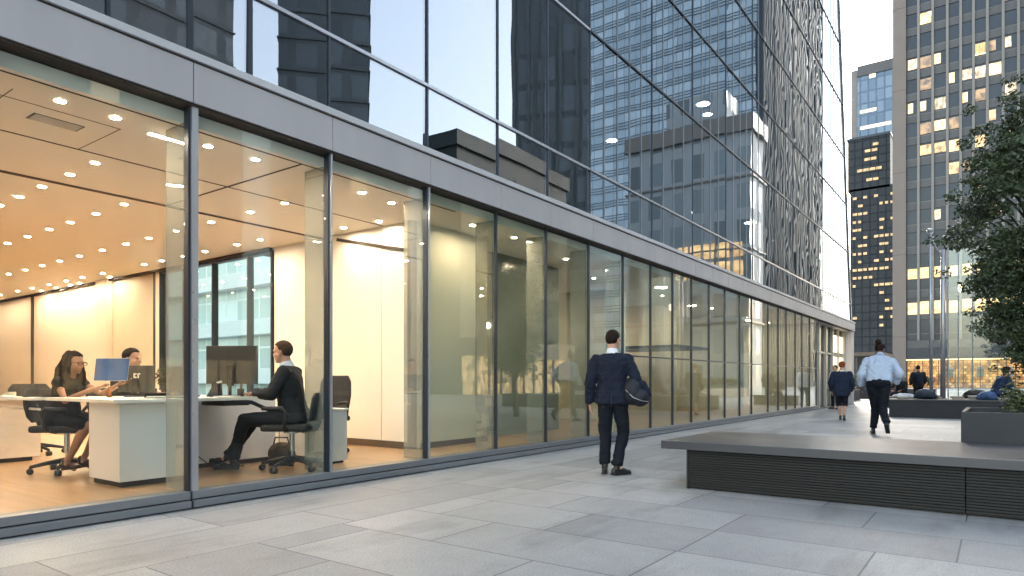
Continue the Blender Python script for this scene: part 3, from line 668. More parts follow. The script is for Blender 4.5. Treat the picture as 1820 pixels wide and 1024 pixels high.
monitor('dark monitor standing behind the small potted plant', (-7.2, 3.78, .918), R(36), .30, .27, .05, seam=True)
def leafmesh(mb, c, r, n, size, rg, flat=.5):
    for _ in range(n):
        while True:
            p = Vector((rg.uniform(-1,1), rg.uniform(-1,1), rg.uniform(-1,1)))
            if .12 < p.length < 1: break
        p = Vector((p.x*r[0], p.y*r[1], p.z*r[2]))+Vector(c)
        d = Vector((rg.gauss(0,1), rg.gauss(0,1), rg.gauss(0,flat))).normalized(); u = d.orthogonal().normalized(); u = Matrix.Rotation(rg.uniform(0,6.28), 3, d) @ u
        s = size*rg.uniform(.6,1.25); v = d.cross(u)
        mb.add([p-d*s, p+u*s*.42-v*s*.08, p+d*s, p-u*s*.42-v*s*.08], [(0,1,2,3)])
def leaf_mat(name, a, b):
    m, t, p = newmat(name)
    c = coords(t); f = noise_n(t, c, 1.8, 3); f2 = noise_n(t, c, 14, 2)
    t.links.new(mixc(t, .5, ramp(t, f, [(.35, a), (.65, b)]), ramp(t, f2, [(.3, a), (.7, b)])), p.inputs['Base Color'])
    p.inputs['Roughness'].default_value = .5
    return m
m_leaf = leaf_mat("tree_leaf", (.022,.040,.016), (.085,.115,.05)); m_leaf2 = leaf_mat("shrub_leaf", (.03,.045,.012), (.085,.10,.03)); m_leafd = leaf_mat("dark_leaf", (.02,.03,.016), (.05,.065,.03))
m_bark = M("bark", (.045,.038,.03), .9, var=.3, vs=6, bump=.4, bs=30, stretch=(1,1,.25), dist=.02)
pl = thing('potted_plant', 'small bushy potted plant on the white desk beside the monitors', 'plant', (-6.72, 3.36, .918))
MB().cyl((-6.72,3.36), .035, .919, .99, 18, .05).build('pot', m_blk, pl)
rg = random.Random(5); mb = MB(); leafmesh(mb, (-6.72,3.36,1.12), (.10,.10,.11), 420, .018, rg); mb.build('leaves', m_leafd, pl)
st = MB()
for k in range(9):
    a = k*.7; st.tube([(-6.72,3.36,.985), (-6.72+.03*math.cos(a),3.36+.03*math.sin(a),1.05), (-6.72+.07*math.cos(a),3.36+.07*math.sin(a),1.15)], .003, 5)
st.build('stems', m_bark, pl)
fo = thing('folder', 'blue folder held up by the seated woman', 'folder', (-6.98, 2.965, 1.19), R(36))
MB().obox((0,0,0), (.162,0,0), (0,.004,0), (.012,0,.108)).build('cover', M("blue_cover", (.06,.13,.30), .4, var=.06), fo, bevel=.002)
MB().obox((.0,.007,0), (.16,0,0), (0,.0028,0), (.012,0,.111)).build('pages', m_paper, fo)
def simple(name, label, cat, mb, mat, bevel=0, smooth=False, group=None): return tag(mb.build(name, mat, None, bevel=bevel, smooth=smooth), label, cat, group)
simple('paper_sheet', 'loose white papers under the black monitor on the white desk', 'paper', MB().obox((-6.75,3.0,.9205), (.12,.03,0), (-.03,.1,0), (0,0,.002)), m_paper)
simple('paper_sheet', 'white paper sheet near the front corner of the desk', 'paper', MB().obox((-6.45,2.95,.9205), (.1,.05,0), (-.04,.09,0), (0,0,.002)), m_paper)
simple('notepad', 'white notepad beside the hands of the seated man', 'notepad', MB().obox((-6.33,3.78,.924), (.08,.06,0), (-.06,.08,0), (0,0,.005)), m_paper, .001)
simple('keyboard', 'dark flat keyboard between the monitors', 'keyboard', MB().obox((-6.55,3.45,.927), (.06,.04,0), (-.12,.17,0), (0,0,.008)), m_blk, .004)
ph = thing('desk_phone', 'grey desk phone standing on edge left of the wide monitor foot', 'telephone', (-6.44, 3.72, .918), R(30))
MB().loft([[Vector((x, y, z)) for x, z in ((-.075,.002),(.055,.002),(.05,.13),(.02,.15))] for y in (-.05,.04)]).build('body', m_dark, ph, bevel=.004)
MB().obox((.045,-.02,.145), (.03,0,.012), (0,.015,0), (-.004,0,.01)).build('handset', m_rim, ph, bevel=.004)
cu = thing('pen_cup', 'black cup of pens at the foot of the wide monitor', 'cup', (-6.33, 3.93, .918))
MB().cyl((-6.33,3.93), .035, .919, 1.0, 18).build('cup', m_blk, cu)
for k in range(3): MB().tube([(-6.33,3.93,.93), (-6.33+.02*(k-1),3.94,1.05)], .004, 6).build('pen', m_dark, cu)
simple('glass_tumbler', 'clear glass of water by the right hand end of the desk', 'glass', MB().cyl((-6.2,4.03), .028, .919, 1.0, 18, .033), m_clear)
simple('bottle', 'small amber bottle in front of the woman on the desk', 'bottle', MB().cyl((-7.0,2.95), .022, .919, .98, 14).cyl((-7.0,2.95), .011, .98, 1.02, 14), M("amber", (.30,.10,.03), .15), smooth=True)
simple('container', 'stack of white boxes on the marble counter', 'box', MB().box(-9.5,-9.3,2.5,2.66,.885,.96), m_paper, .004)
simple('container', 'small pale tub on the marble counter', 'box', MB().cyl((-9.35,2.86), .06, .885, .95, 18), m_beige)
simple('figurine', 'small black statuette on the marble counter', 'figurine', MB().cyl((-9.45,2.32), .035, .885, .90).tube([(-9.45,2.32,.90),(-9.45,2.32,.96),(-9.45,2.32,1.02)], [.02,.03,.016]).ell((-9.45,2.32,1.045), (.024,.024,.028)), m_blk, smooth=True)
for lab, x, y, mt in (('white coffee mug beside the keyboard on the white desk', -6.38, 3.45, m_white), ('dark coffee mug behind the seated woman on the marble counter', -9.32, 2.2, m_blk)):
    z = .919 if x > -8 else .885; t = thing('mug', lab, 'mug', (x, y, z))
    MB().cyl((x, y), .036, z, z+.09, 20).build('cup', mt, t); MB().tube([(x+.034,y,z+.07),(x+.06,y,z+.06),(x+.06,y,z+.035),(x+.034,y,z+.022)], .005, 8).build('handle', mt, t, smooth=True)
t = thing('document_tray', 'black document tray with papers on the desk near the first glass fin', 'tray', (-6.4, 3.2, .919))
MB().obox((-6.42,3.2,.922), (.16,.02,0), (-.02,.11,0), (0,0,.003)).obox((-6.42,3.2,.965), (.16,.02,0), (-.02,.11,0), (0,0,.002)).obox((-6.57,3.18,.944), (.004,0,0), (-.02,.11,0), (0,0,.022)).build('frame', m_blk, t)
MB().obox((-6.41,3.2,.931), (.14,.02,0), (-.02,.1,0), (0,0,.005)).build('papers', m_paper, t)
simple('cable', 'black cable hanging from the desk edge beside the pedestal', 'cable', MB().tube([(-6.9,3.5,.88),(-6.86,3.6,.6),(-6.88,3.75,.3),(-6.8,3.9,.15),(-6.7,4.2,.148)], .006), m_blk, smooth=True)
bag = thing('handbag', 'brown and black leather bag on the floor under the desk', 'bag', (-6.45, 4.5, FZ), R(30))
fuse(MB().ell((0,0,.13), (.16,.09,.13), n=16).box(-.13,.13,-.06,.06,.0,.06).build('body', M("dark_leather", (.05,.03,.02), .5, var=.5, vs=3), bag), .012, 5, .006, 12)
MB().tube([(-.1,0,.2),(-.07,0,.31),(.07,0,.31),(.1,0,.2)], .009).build('handle', m_blk, bag, smooth=True)

# ------------------------------------------------------------------ bench, planters, low wall, mast, trees
m_slab = M("bench_slab", (.034,.034,.042), .34, .0, var=.06, vs=.6, spec=.8)
m_slat = M("bench_slat", (.009,.008,.0075), .6, .0, var=.3, vs=1.5, stretch=(.4,1,6))
m_plant = M("planter_metal", (.016,.017,.023), .55, .0, var=.12, vs=1.5, bump=.03, bs=30)
m_soil = M("soil", (.02,.017,.013), .95, var=.3, bump=.5, bs=20, dist=.02)
b = thing('bench', 'long low bench with a smooth slate grey slab over a dark ribbed base', 'bench', (0.3, 7.2, 0))
MB().box(-2.77, 3.6, 6.38, 7.97, .394, .474).build('slab', m_slab, b, bevel=.005)
def ribbed(x0, x1, y):
    pr = [(0, .015)]
    n = 15
    for k in range(n):
        z = .025+k*.36/n; pr += [(.0, z), (-.014, z+.003), (-.014, z+.017), (0, z+.0195)]
    pr += [(0, .392)]
    return MB().loft([[Vector((x, y+a, z)) for a, z in pr]+[Vector((x, y+.05, .392)), Vector((x, y+.05, .015))] for x in (x0, x1)])
ribbed(-2.505, -.215, 6.47).build('ribbed_panel', m_slat, b); ribbed(-.205, 3.4, 6.47).build('ribbed_panel', m_slat, b)
MB().box(-2.53, -2.508, 6.45, 7.9, .0, .392).build('end_panel', m_slat, b, bevel=.003)
MB().box(-2.507, 3.4, 6.525, 7.88, 0, .39).build('core', m_groove, b)
def shrub(mb, c, r, n, size, rg):
    for _ in range(int(n/60)):
        p = Vector((rg.uniform(-1,1), rg.uniform(-1,1), rg.uniform(-.3,1)))*.75
        leafmesh(mb, (c[0]+p.x*r[0], c[1]+p.y*r[1], c[2]+p.z*r[2]), (r[0]*.3+.05, r[1]*.3+.05, r[2]*.3+.04), 60, size, rg)
def planter(label, x0, x1, y0, y1, h, rim=.04):
    p = thing('planter', label, 'planter', ((x0+x1)/2, (y0+y1)/2, 0))
    mb = MB()
    o_ = [(x0,y0),(x1,y0),(x1,y1),(x0,y1)]; i_ = [(x0+rim,y0+rim),(x1-rim,y0+rim),(x1-rim,y1-rim),(x0+rim,y1-rim)]
    mb.loft([[Vector((*q, z)) for q in s_] for s_, z in ((o_, 0), (o_, h), (i_, h), (i_, h-.09))])
    mb.build('box', m_plant, p, bevel=.004); MB().box(x0+rim+.002, x1-rim-.002, y0+rim+.002, y1-rim-.002, h-.2, h-.06).build('soil', m_soil, p)
    return p
planter('slate grey metal planter behind the bench at the right edge', -.30, 3.2, 8.02, 9.5, .77)
rg = random.Random(21)
for i, (x, y, s, lab) in enumerate(((.42, 8.75, .30, 'low dark green shrub at the left end of the grey planter'), (.95, 8.6, .36, 'bushy green shrub at the right edge of the picture in the grey planter'), (1.6, 8.8, .4, 'green shrub in the grey planter farthest from the glass building'))):
    t = thing('shrub', lab, 'shrub', (x, y, .71)); mb = MB(); shrub(mb, (x, y, .82), (s*1.25, s, .22), 1500, .028, rg); mb.build('foliage', m_leaf2, t)
    sm = MB()
    for k in range(6): sm.tube([(x, y, .70), (x+.2*math.cos(k*1.1), y+.2*math.sin(k*1.1), .9)], .006, 5)
    sm.build('stems', m_bark, t)
lwl = thing('low_wall', 'long low dark wall across the plaza used as a bench with things piled on it', 'low wall', (1.5, 23.8, 0))
MB().box(-2.64, 6, 22.8, 24.9, 0, .50).build('base', m_plant, lwl, bevel=.006); MB().box(-2.68, 6, 22.76, 24.94, .502, .54).build('coping', m_slab, lwl, bevel=.006)
# clutter on the low wall
rb = random.Random(8)
cols = [(.55,.50,.42), (.30,.22,.16), (.12,.14,.18), (.60,.57,.52), (.35,.30,.26), (.10,.20,.36), (.45,.36,.28)]
bm_ = [M('book_cover', c, .6, var=.1) for c in cols]
for i, (x, y, n) in enumerate(((-2.3, 23.1, 3), (-1.9, 23.3, 2), (-.95, 23.1, 3), (-.55, 23.3, 4), (.15, 23.2, 4), (.55, 23.3, 5), (.8, 23.1, 3), (-1.55, 23.6, 4))):
    z = .542
    for k in range(n):
        h_ = rb.uniform(.02, .045); a = rb.uniform(-.5, .5); w2, d2 = rb.uniform(.1, .17), rb.uniform(.08, .12)
        o_ = MB().obox((x+rb.uniform(-.03,.03), y+rb.uniform(-.03,.03), z+h_/2), (w2*math.cos(a), w2*math.sin(a), 0), (-d2*math.sin(a), d2*math.cos(a), 0), (0,0,h_/2)).build('book', bm_[rb.randrange(7)], None, bevel=.003)
        tag(o_, 'book or folded paper in the small stacks along the low dark wall', 'book', 'stacks of books on the low wall'); z += h_+.001
def lump(name, label, cat, c, r, col, seed, wr=.02):
    o_ = fuse(MB().ell(c, r, n=18, m=10).ell((c[0]+r[0]*.6, c[1], c[2]-r[2]*.4), (r[0]*.6, r[1]*.8, r[2]*.5)).ell((c[0]-r[0]*.6, c[1], c[2]-r[2]*.45), (r[0]*.6, r[1]*.7, r[2]*.45)).build(name, M(name+'_cloth', col, .7, var=.2, vs=5)), .02, 3, wr, 9, seed)
    return tag(o_, label, cat)
lump('shoulder_bag', 'bright blue bag lying on the low wall right of the mast', 'bag', (-.25, 23.15, .66), (.22,.15,.13), (.05,.10,.22), 1)
lump('backpack', 'dark navy backpack lying on the low wall left of the mast', 'bag', (-1.75, 23.25, .68), (.26,.18,.15), (.02,.03,.05), 2)
lump('jacket', 'pale crumpled jacket on the left end of the low wall', 'jacket', (-2.35, 23.6, .61), (.3,.2,.08), (.55,.55,.58), 3)
lump('jacket', 'black coat thrown on the low wall beside the seated man in navy', 'jacket', (-.55, 24.3, .68), (.3,.2,.14), (.03,.03,.03), 4)
lump('scarf', 'light blue cloth beside the bright blue bag on the low wall', 'cloth', (.12, 23.5, .60), (.28,.16,.07), (.35,.42,.55), 5)
# mast with glass screen
ms = thing('light_mast', 'slender steel double mast with a slanting arm and a tall glass screen', 'lamp post', (-1.4, 24.3, .54))
MB().tube([(-1.66,24.2,.54), (-1.69,24.13,5.65)], [.05,.035]).build('pole', m_silver, ms, smooth=True)
MB().tube([(-1.37,24.36,.54), (-1.37,24.36,5.1)], [.075,.06], 14).build('pole', m_silver, ms, smooth=True)
MB().tube([(-1.69,24.13,5.66), (-1.6,24.2,5.3), (-1.42,24.33,4.9)], [.05,.04,.04]).build('arm', m_silver, ms, smooth=True)
MB().ell((-1.69,24.13,5.7), (.09,.09,.07)).build('lamp_head', m_silver, ms, smooth=True)
MB().box(-1.24, .25, 24.42, 24.44, .545, 5.1).build('glass_screen', m_clear, ms)
for x in (-1.24, -.98, -.62): MB().box(x-.018, x+.018, 24.40, 24.46, .545, 5.12).build('screen_post', m_sill, ms)
MB().box(-1.25, .28, 24.41, 24.45, 5.102, 5.13).build('top_rail', m_sill, ms)
MB().ell((-.93,24.36,3.9), (.05,.05,.14)).build('lantern', GLOW('lantern_glow', (1,.75,.4), 5), ms, smooth=True)
def tree(label, base, h, clumps, rg, leaf, lean=(0,0), tr=.09):
    t = thing('tree', label, 'tree', base)
    bx_, by_, bz_ = base
    top = Vector((bx_+lean[0], by_+lean[1], bz_+h*.9))
    b0 = Vector(base); pts = [b0.lerp(top, f)+Vector((math.sin(f*7)*.06, math.cos(f*5)*.05, 0)) for f in (0,.2,.4,.6,.8,1)]
    tb = MB().tube(pts, [tr, tr*.85, tr*.7, tr*.5, tr*.3, tr*.12], 10)
    cr = MB()
    for (dx, dy, z, r) in clumps:
        c = Vector((bx_+dx, by_+dy, bz_+z)); f = max(.18, min(.95, (z-.7)/h)); s = b0.lerp(top, f)
        tb.tube([s, s.lerp(c, .5)+Vector((0,0,.12)), c], [tr*.32, tr*.2, .008], 6)
        for _ in range(int(16*r/.5)):
            q = Vector((rg.gauss(0,.5), rg.gauss(0,.5), rg.gauss(0,.38)))*r
            leafmesh(cr, c+q, (r*.42, r*.42, r*.24), 42, leaf, rg, .8)
    tb.build('trunk', m_bark, t, smooth=True); cr.build('crown', m_leaf, t)
    return t
rg = random.Random(4); cl = []
for k in range(84):
    f = (k+.5)/84; z = 1.5+f*4.6; rad = 1.2*math.sin(math.pi*min(1, .16+.84*(1-f)*.9+.05))**.7; a = k*2.399
    rr = rad*math.sqrt(rg.uniform(.15, 1)); cl.append((rr*math.cos(a), rr*math.sin(a), z+rg.uniform(-.2,.2), rg.uniform(.32,.52)))
tree('dark green leafy tree at the right edge behind the grey planter', (.62, 16.3, 0), 6.2, cl, rg, .05)
rg = random.Random(9)
for i, (x0, x1, y0, y1, lab) in enumerate(((2.5, 4, 27, 33.5, 'long planter box across the plaza mirrored in the storefront'), (2.6, 4.1, 36, 46, 'farther long planter box across the plaza mirrored in the storefront'), (-7.4, -6.3, 37, 42, 'low planter box beside the porch at the end of the glass building'), (-9.5, -2.9, 45, 46.2, 'wide planter box at the far end of the plaza'))):
    planter(lab, x0, x1, y0, y1, .6)
    n = int(max(x1-x0, y1-y0)/1.25)
    for k in range(n):
        x, y = ((x0+x1)/2, y0+.65+k*(y1-y0-.9)/max(1, n-1)) if y1-y0 > x1-x0 else (x0+.65+k*(x1-x0-1.3)/max(1, n-1), (y0+y1)/2)
        mb = MB(); shrub(mb, (x, y, .85), (.55,.6,.45), 600, .07, rg)
        tag(mb.build('shrub', m_leafd), 'dark shrub growing in the '+lab.replace(' mirrored in the storefront', '').replace(' at the end of the glass building', ''), 'shrub', 'shrubs in the '+lab)
sb = thing('stone_seat', 'low stone block seat in front of the stone pier of the office tower', 'seat', (-3.3, 31, 0))
MB().box(-4.0, -2.2, 30.75, 31.35, 0, .38).build('base', m_plant, sb); MB().box(-4.05, -2.15, 30.7, 31.4, .382, .44).build('top', m_slab, sb, bevel=.005)

# ------------------------------------------------------------------ people
m_skin = M("skin_fair", (.52,.29,.20), .5, var=.08, vs=9); m_skin2 = M("skin_tan", (.33,.165,.10), .45, var=.1, vs=9); m_skin3 = M("skin_brown", (.10,.05,.032), .45, var=.12, vs=9)
m_hairb = M("dark_brown_hair", (.018,.011,.008), .75, var=.5, vs=30, stretch=(4,4,.6), spec=.15); m_hairr = M("red_hair", (.24,.06,.02), .75, var=.4, vs=30, stretch=(4,4,.6), spec=.15)
m_hairm = M("brown_hair", (.05,.026,.015), .75, var=.4, vs=30, stretch=(4,4,.6), spec=.15)
def cloth(n, c, var=.12): return M(n, c, .82, var=var, vs=5, bump=.25, bs=420, spec=.25, dist=.002)
m_navy = cloth("navy_suit", (.009,.013,.026)); m_navyt = cloth("navy_trousers", (.006,.008,.014)); m_char = cloth("charcoal_suit", (.020,.020,.024)); m_blackd = cloth("black_dress", (.010,.009,.009))
m_blue = cloth("light_blue_shirt", (.44,.51,.64), .06); m_wht = cloth("white_shirt", (.72,.73,.76), .04); m_nsw = cloth("navy_sweater", (.022,.038,.085)); m_tie = cloth("olive_tie", (.10,.09,.02))
m_shoe = M("black_leather_shoe", (.012,.011,.011), .3, var=.3, vs=8); m_eye = M("eye", (.02,.015,.012), .15, var=0)
m_heel = M("brown_heel_shoe", (.05,.025,.015), .35, var=.2)
V = Vector
def torso(mb, pel, nk, side, prof, n=28, ex=2.4):
    up = (nk-pel).normalized(); side = (side-up*side.dot(up)).normalized(); fw = up.cross(side); L = (nk-pel).length
    rings = []
    for q in prof:
        f, hw, hd = q[:3]; dy = q[3] if len(q) > 3 else 0
        c = pel+up*(f*L)+fw*dy; rg_ = []
        for k in range(n):
            a = 2*math.pi*k/n; ca, sa = math.cos(a), math.sin(a)
            rg_.append(c+side*hw*math.copysign(abs(ca)**(2/ex), ca)+fw*hd*math.copysign(abs(sa)**(2/ex), sa))
        rings.append(rg_)
    return mb.loft(rings)
def hand(mb, wr, d, n, ts, s=1, curl=.4, r=.0095):
    d = V(d).normalized(); n = V(n); n = (n-d*n.dot(d)).normalized(); sv = d.cross(n)*ts
    for off, ln, sp_ in ((.030,.076,.10), (.010,.084,.03), (-.010,.078,-.04), (-.028,.062,-.12)):
        b0 = wr+sv*off*.55*s; k1 = wr+(d*.086+sv*off)*s
        mb.cap([b0, k1], [.013*s, .0115*s]); p = k1; a = curl*.5
        for i, fr in enumerate((.45,.32,.25)):
            dd = (d*math.cos(a)+n*math.sin(a)+sv*sp_).normalized(); q = p+dd*ln*fr*s
            mb.cap([p, q], [r*s*(1-.08*i), r*s*(.93-.08*i)]); p = q; a += curl
    t0 = wr+(d*.024+sv*.018)*s; t1 = t0+(d*.032+sv*.026+n*.014)*s; t2 = t1+(d*.032+sv*.010+n*.012)*s; t3 = t2+(d*.024+n*.010)*s
    mb.cap([wr, t0, t1, t2, t3], [.013*s, .014*s, .0125*s, .011*s, .009*s])
    mb.ell(wr+d*.045*s, (.036*s, .045*s, .014*s), (sv, d, n))
def headframe(hf, up=V((0,0,1))):
    f = V(hf).normalized(); s_ = f.cross(up).normalized(); u = s_.cross(f); return s_, f, u
def head(mb, H, hf, s=1):
    A = headframe(hf); S, F_, U = A
    P = lambda a, b, c: H+(S*a+F_*b+U*c)*s
    E = lambda a, b, c, r: mb.ell(P(a, b, c), [x*s for x in r], A, n=16, m=10)
    E(0,-.012,.03,(.074,.094,.088)); E(0,.022,-.035,(.060,.066,.078)); E(0,.035,-.085,(.042,.045,.032)); E(0,.068,-.098,(.022,.018,.017))
    E(0,.076,.022,(.052,.018,.018)); E(0,.088,-.022,(.012,.020,.026)); E(0,.098,-.036,(.016,.013,.011)); E(0,.083,-.066,(.024,.009,.006)); E(0,.082,-.077,(.020,.009,.007))
    E(.040,.058,-.028,(.022,.02,.024)); E(-.040,.058,-.028,(.022,.02,.024))
    for q in (-1, 1): E(q*.074,-.008,-.012,(.010,.019,.033)); E(q*.077,-.016,-.002,(.012,.012,.024))
    mb.cap([P(0,-.02,-.05), P(0,-.03,-.16)], [.056*s, .058*s])
def eyes(H, hf, par, s=1):
    S, F_, U = headframe(hf)
    for q in (-1, 1): MB().ell(H+(S*q*.031+F_*.079+U*.006)*s, (.012*s, .010*s, .0065*s), (S, F_, U)).build('eye', m_eye, par, smooth=True)
def hair(H, hf, mat, par, s=1, style='short', seed=0):
    S, F_, U = headframe(hf); mb = MB().ell((0,0,0), (1,1,1), n=44, m=30); C = H+(F_*-.014+U*.027)*s
    vs = []
    for v in mb.v:
        p = V(v); q = 1+.035*noise.noise(p*5+V((seed,0,0)))+.02*noise.noise(p*14)
        vs.append(V((p.x*.083, p.y*.106, p.z*.099))*q)
    ok = []
    for p in vs:
        b = p.y; line = -.098 if b < -.03 else (-.098+(b+.03)/.05*.075 if b < .02 else (-.023+(b-.02)/.03*.068 if b < .05 else .045+(b-.05)*.35))
        ok.append(p.z > line)
    fs = [f for f in mb.f if all(ok[i] for i in f)]
    m2 = MB(); used = sorted({i for f in fs for i in f}); mp = {i: k for k, i in enumerate(used)}
    m2.add([C+(S*vs[i].x+F_*vs[i].y+U*vs[i].z)*s for i in used], [tuple(mp[i] for i in f) for f in fs])
    o = m2.build('hair', mat, par, smooth=True)
    so = o.modifiers.new('t', 'SOLIDIFY'); so.thickness = .012*s; so.offset = -1
    return o
def shoe(par, an, toe, mat, s=1, pitch=0, name='shoe'):
    t = V(toe).normalized(); up = V((0,0,1))
    if pitch: ax = t.cross(up).normalized(); Rm = Matrix.Rotation(-pitch, 3, ax); t = Rm @ t; up = Rm @ up
    sd_ = t.cross(up); A = (sd_, t, up); mb = MB(); c = an
    P = lambda b, z: c+(t*b+up*z)*s
    mb.ell(P(-.02,-.035), (.036*s,.055*s,.043*s), A); mb.ell(P(.06,-.035), (.040*s,.085*s,.040*s), A); mb.ell(P(.13,-.048), (.043*s,.072*s,.027*s), A); mb.cap([P(0,.03), P(0,-.03)], [.040*s,.038*s])
    mb.obox(P(.062,-.069), sd_*.036*s, t*.125*s, up*.009*s)
    o = mb.build(name, mat, par); fuse(o, .007*s, 3); return o
def body(par, J, skin, vox, s=1, curlL=.4, curlR=.4, thin=1.0, bare=False):
    mb = MB(); side = (J['shR']-J['shL']).normalized()
    torso(mb, J['pel'], J['nk'], side, [(-.2,.10*s,.08*s), (0,.15*s,.10*s), (.25,.135*s,.095*s), (.45,.125*s,.09*s), (.7,.15*s,.10*s), (.86,.15*s,.085*s), (.96,.09*s,.06*s), (1.02,.055*s,.05*s)])
    mb.cap([J['nk'], J['nk'].lerp(J['hd'], .55)], [.058*s, .054*s])
    for q in 'LR':
        mb.cap([J['sh'+q], J['el'+q], J['wr'+q]], [.05*s*thin, .040*s*thin, .028*s*thin])
        mb.cap([J['sh'+q], J['nk']+V((0,0,-.05))*s], [.05*s, .05*s])
        hd_, hn = J['h'+q]; hand(mb, J['wr'+q], hd_, hn, (1 if q == 'R' else -1)*J.get('thumb', 1), s, curlL if q == 'L' else curlR)
        k = J['kn'+q]; a = J['an'+q]; calf = k.lerp(a, .3)+(J.get('back', V((0,-.02,0))))*s
        mb.cap([J['hip'+q], k], [.082*s*thin, .054*s*thin]); mb.cap([k, calf if bare else k.lerp(a, .3), k.lerp(a, .75), a], [(.052 if bare else .042)*s*thin, (.056 if bare else .040)*s*thin, (.038 if bare else .034)*s*thin, (.036 if bare else .034)*s*thin])
        mb.cap([a, a+V(J['toe'+q]).normalized()*.12*s+V((0,0,-.04))*s], [.036*s, .026*s])
    head(mb, J['hd'], J['hf'], s)
    o = mb.build('body', skin, par); fuse(o, vox, 2); return o
def top(par, name, mat, J, prof, vox, s=1, rs=(.068,.058,.046), wr=.008, seed=0, sleeve=1.0, wf=9, pad=0):
    mb = MB(); side = (J['shR']-J['shL']).normalized(); torso(mb, J['pel'], J['nk'], side, [(q[0],)+tuple(x*s for x in q[1:]) for q in prof])
    for q in 'LR':
        e, w_ = J['el'+q], J['wr'+q]
        if sleeve >= 1: mb.cap([J['sh'+q], J['sh'+q].lerp(e, .5), e], [rs[0]*s, (rs[0]*.5+rs[1]*.5)*s*1.02, rs[1]*s]); mb.tube([e, e.lerp(w_, .5), e.lerp(w_, .97)], [rs[1]*s, (rs[1]+rs[2])*.5*s, rs[2]*s], 14); mb.ell(e, (rs[1]*s,)*3)
        else: mb.cap([J['sh'+q], J['sh'+q].lerp(e, sleeve)], [rs[0]*s, rs[0]*.9*s])
        mb.cap([J['sh'+q]+V((0,0,-.004)), J['nk']+V((0,0,-.045))*s], [(.058+pad)*s, .055*s])
    o = mb.build(name, mat, par); fuse(o, vox, 3, wr*s, wf, seed); return o
def trousers(par, mat, J, vox, s=1, rs=(.096,.070,.058,.062), wr=.008, seed=0, cut=.92, waist=((-.22,.13,.10),(-.12,.165,.125),(0,.165,.12),(.12,.15,.11)), upto=1.0, name='trousers'):
    mb = MB(); side = (J['hipR']-J['hipL']).normalized(); torso(mb, J['pel'], J['nk'], side, [(q[0],)+tuple(x*s for x in q[1:]) for q in waist])
    for q in 'LR':
        h_, k, a = J['hip'+q], J['kn'+q], J['an'+q]
        if upto < 1: mb.cap([h_, h_.lerp(k, upto)], [rs[0]*s, rs[1]*s*1.08]); continue
        mb.cap([h_, h_.lerp(k, .5), k], [rs[0]*s, (rs[0]+rs[1])*.5*s, rs[1]*s]); e = k.lerp(a, cut)
        mb.tube([k, k.lerp(e, .5), e], [rs[1]*s, rs[2]*1.05*s, rs[3]*s], 16); mb.ell(k, (rs[1]*s,)*3)
        if rs[3] > .05: mb.ell(e+V((0,0,.03)), (rs[3]*1.08*s, rs[3]*1.1*s, .04*s))
    o = mb.build(name, mat, par); fuse(o, vox, 3, wr*s, 8, seed); return o
def collar(par, J, mat, s=1, h=.035, r=.066):
    u = (J['hd']-J['nk']).normalized(); mb = MB(); c = J['nk']; A = u.orthogonal().normalized(); Bv = u.cross(A)
    rings = [[c+u*z*s+(A*math.cos(a)+Bv*math.sin(a))*rr*s for a in [2*math.pi*k/24 for k in range(24)]] for z, rr in ((-.02, r+.014), (h*.6, r), (h, r-.002), (h, r-.008), (-.02, r-.004))]
    return mb.loft(rings, False).build('collar', mat, par, smooth=True)
JACK = [(-.20,.200,.135), (-.12,.202,.138), (.0,.192,.130), (.15,.178,.120), (.35,.165,.112), (.55,.182,.122), (.75,.205,.128), (.88,.195,.108), (.965,.125,.075), (1.0,.075,.062)]
def person(label, loc, rz, group=None): return thing('person', label, 'person', loc, rz, group, local=True)

# 1 man in the navy suit
p = person('man in navy suit walking away along the glass with a bag under his right arm', (-3.61, 6.93, 0), R(24))
J = dict(pel=V((0,0,.91)), nk=V((0,.0,1.40)), hd=V((.012,.035,1.555)), hf=V((.55,.85,-.05)), shL=V((-.180,0,1.322)), shR=V((.180,0,1.322)), elL=V((-.25,-.03,1.05)), wrL=V((-.262,.03,.82)),
         elR=V((.275,-.05,1.09)), wrR=V((.30,.15,.95)), hL=(V((.05,.10,-1)), V((1,.2,0))), hR=(V((.1,.5,-.8)), V((-1,.2,-.1))), thumb=1,
         hipL=V((-.085,0,.86)), hipR=V((.09,0,.86)), knL=V((-.082,.035,.46)), knR=V((.125,.07,.47)), anL=V((-.085,.0,.085)), anR=V((.055,-.08,.085)), toeL=V((-.05,1,0)), toeR=V((.75,.6,0)))
body(p, J, m_skin, .0075, .96); eyes(J['hd'], J['hf'], p, .96)
top(p, 'suit_jacket', m_navy, J, JACK, .010, 1.0, (.072,.061,.049), .018, 3, pad=.0)
MB().obox((0,-.137,.86), (.0025,0,0), (0,.006,0), (0,0,.075)).build('jacket_vent', m_groove, p)
trousers(p, m_navyt, J, .010, .98, seed=5, wr=.015)
hair(J['hd'], J['hf'], m_hairb, p, .96, seed=1); collar(p, J, m_wht, 1.0, .045)
shoe(p, J['anL'], J['toeL'], m_shoe); shoe(p, J['anR'], J['toeR'], m_shoe)
mx_ = Matrix.Translation((-3.61, 6.93, 0)) @ Matrix.Rotation(R(24), 4, 'Z')
g = thing('sling_bag', 'puffy dark navy bag with pale piping held under the right arm of the suited man', 'bag', mx_ @ V((.262,-.03,.955)), R(24))
fuse(MB().ell((-.02,0,.01), (.12,.15,.165), n=20, m=12).ell((.06,-.02,-.06), (.11,.13,.11), n=20, m=12).build('body', M("navy_nylon", (.008,.010,.017), .7, var=.2, vs=6), g), .012, 4, .007, 10, 2)
MB().tube([(-.115,-.02,.10), (-.10,-.11,.02), (-.02,-.155,-.06), (.08,-.15,-.10), (.15,-.08,-.11)], .004).build('piping', m_silver, g, smooth=True)
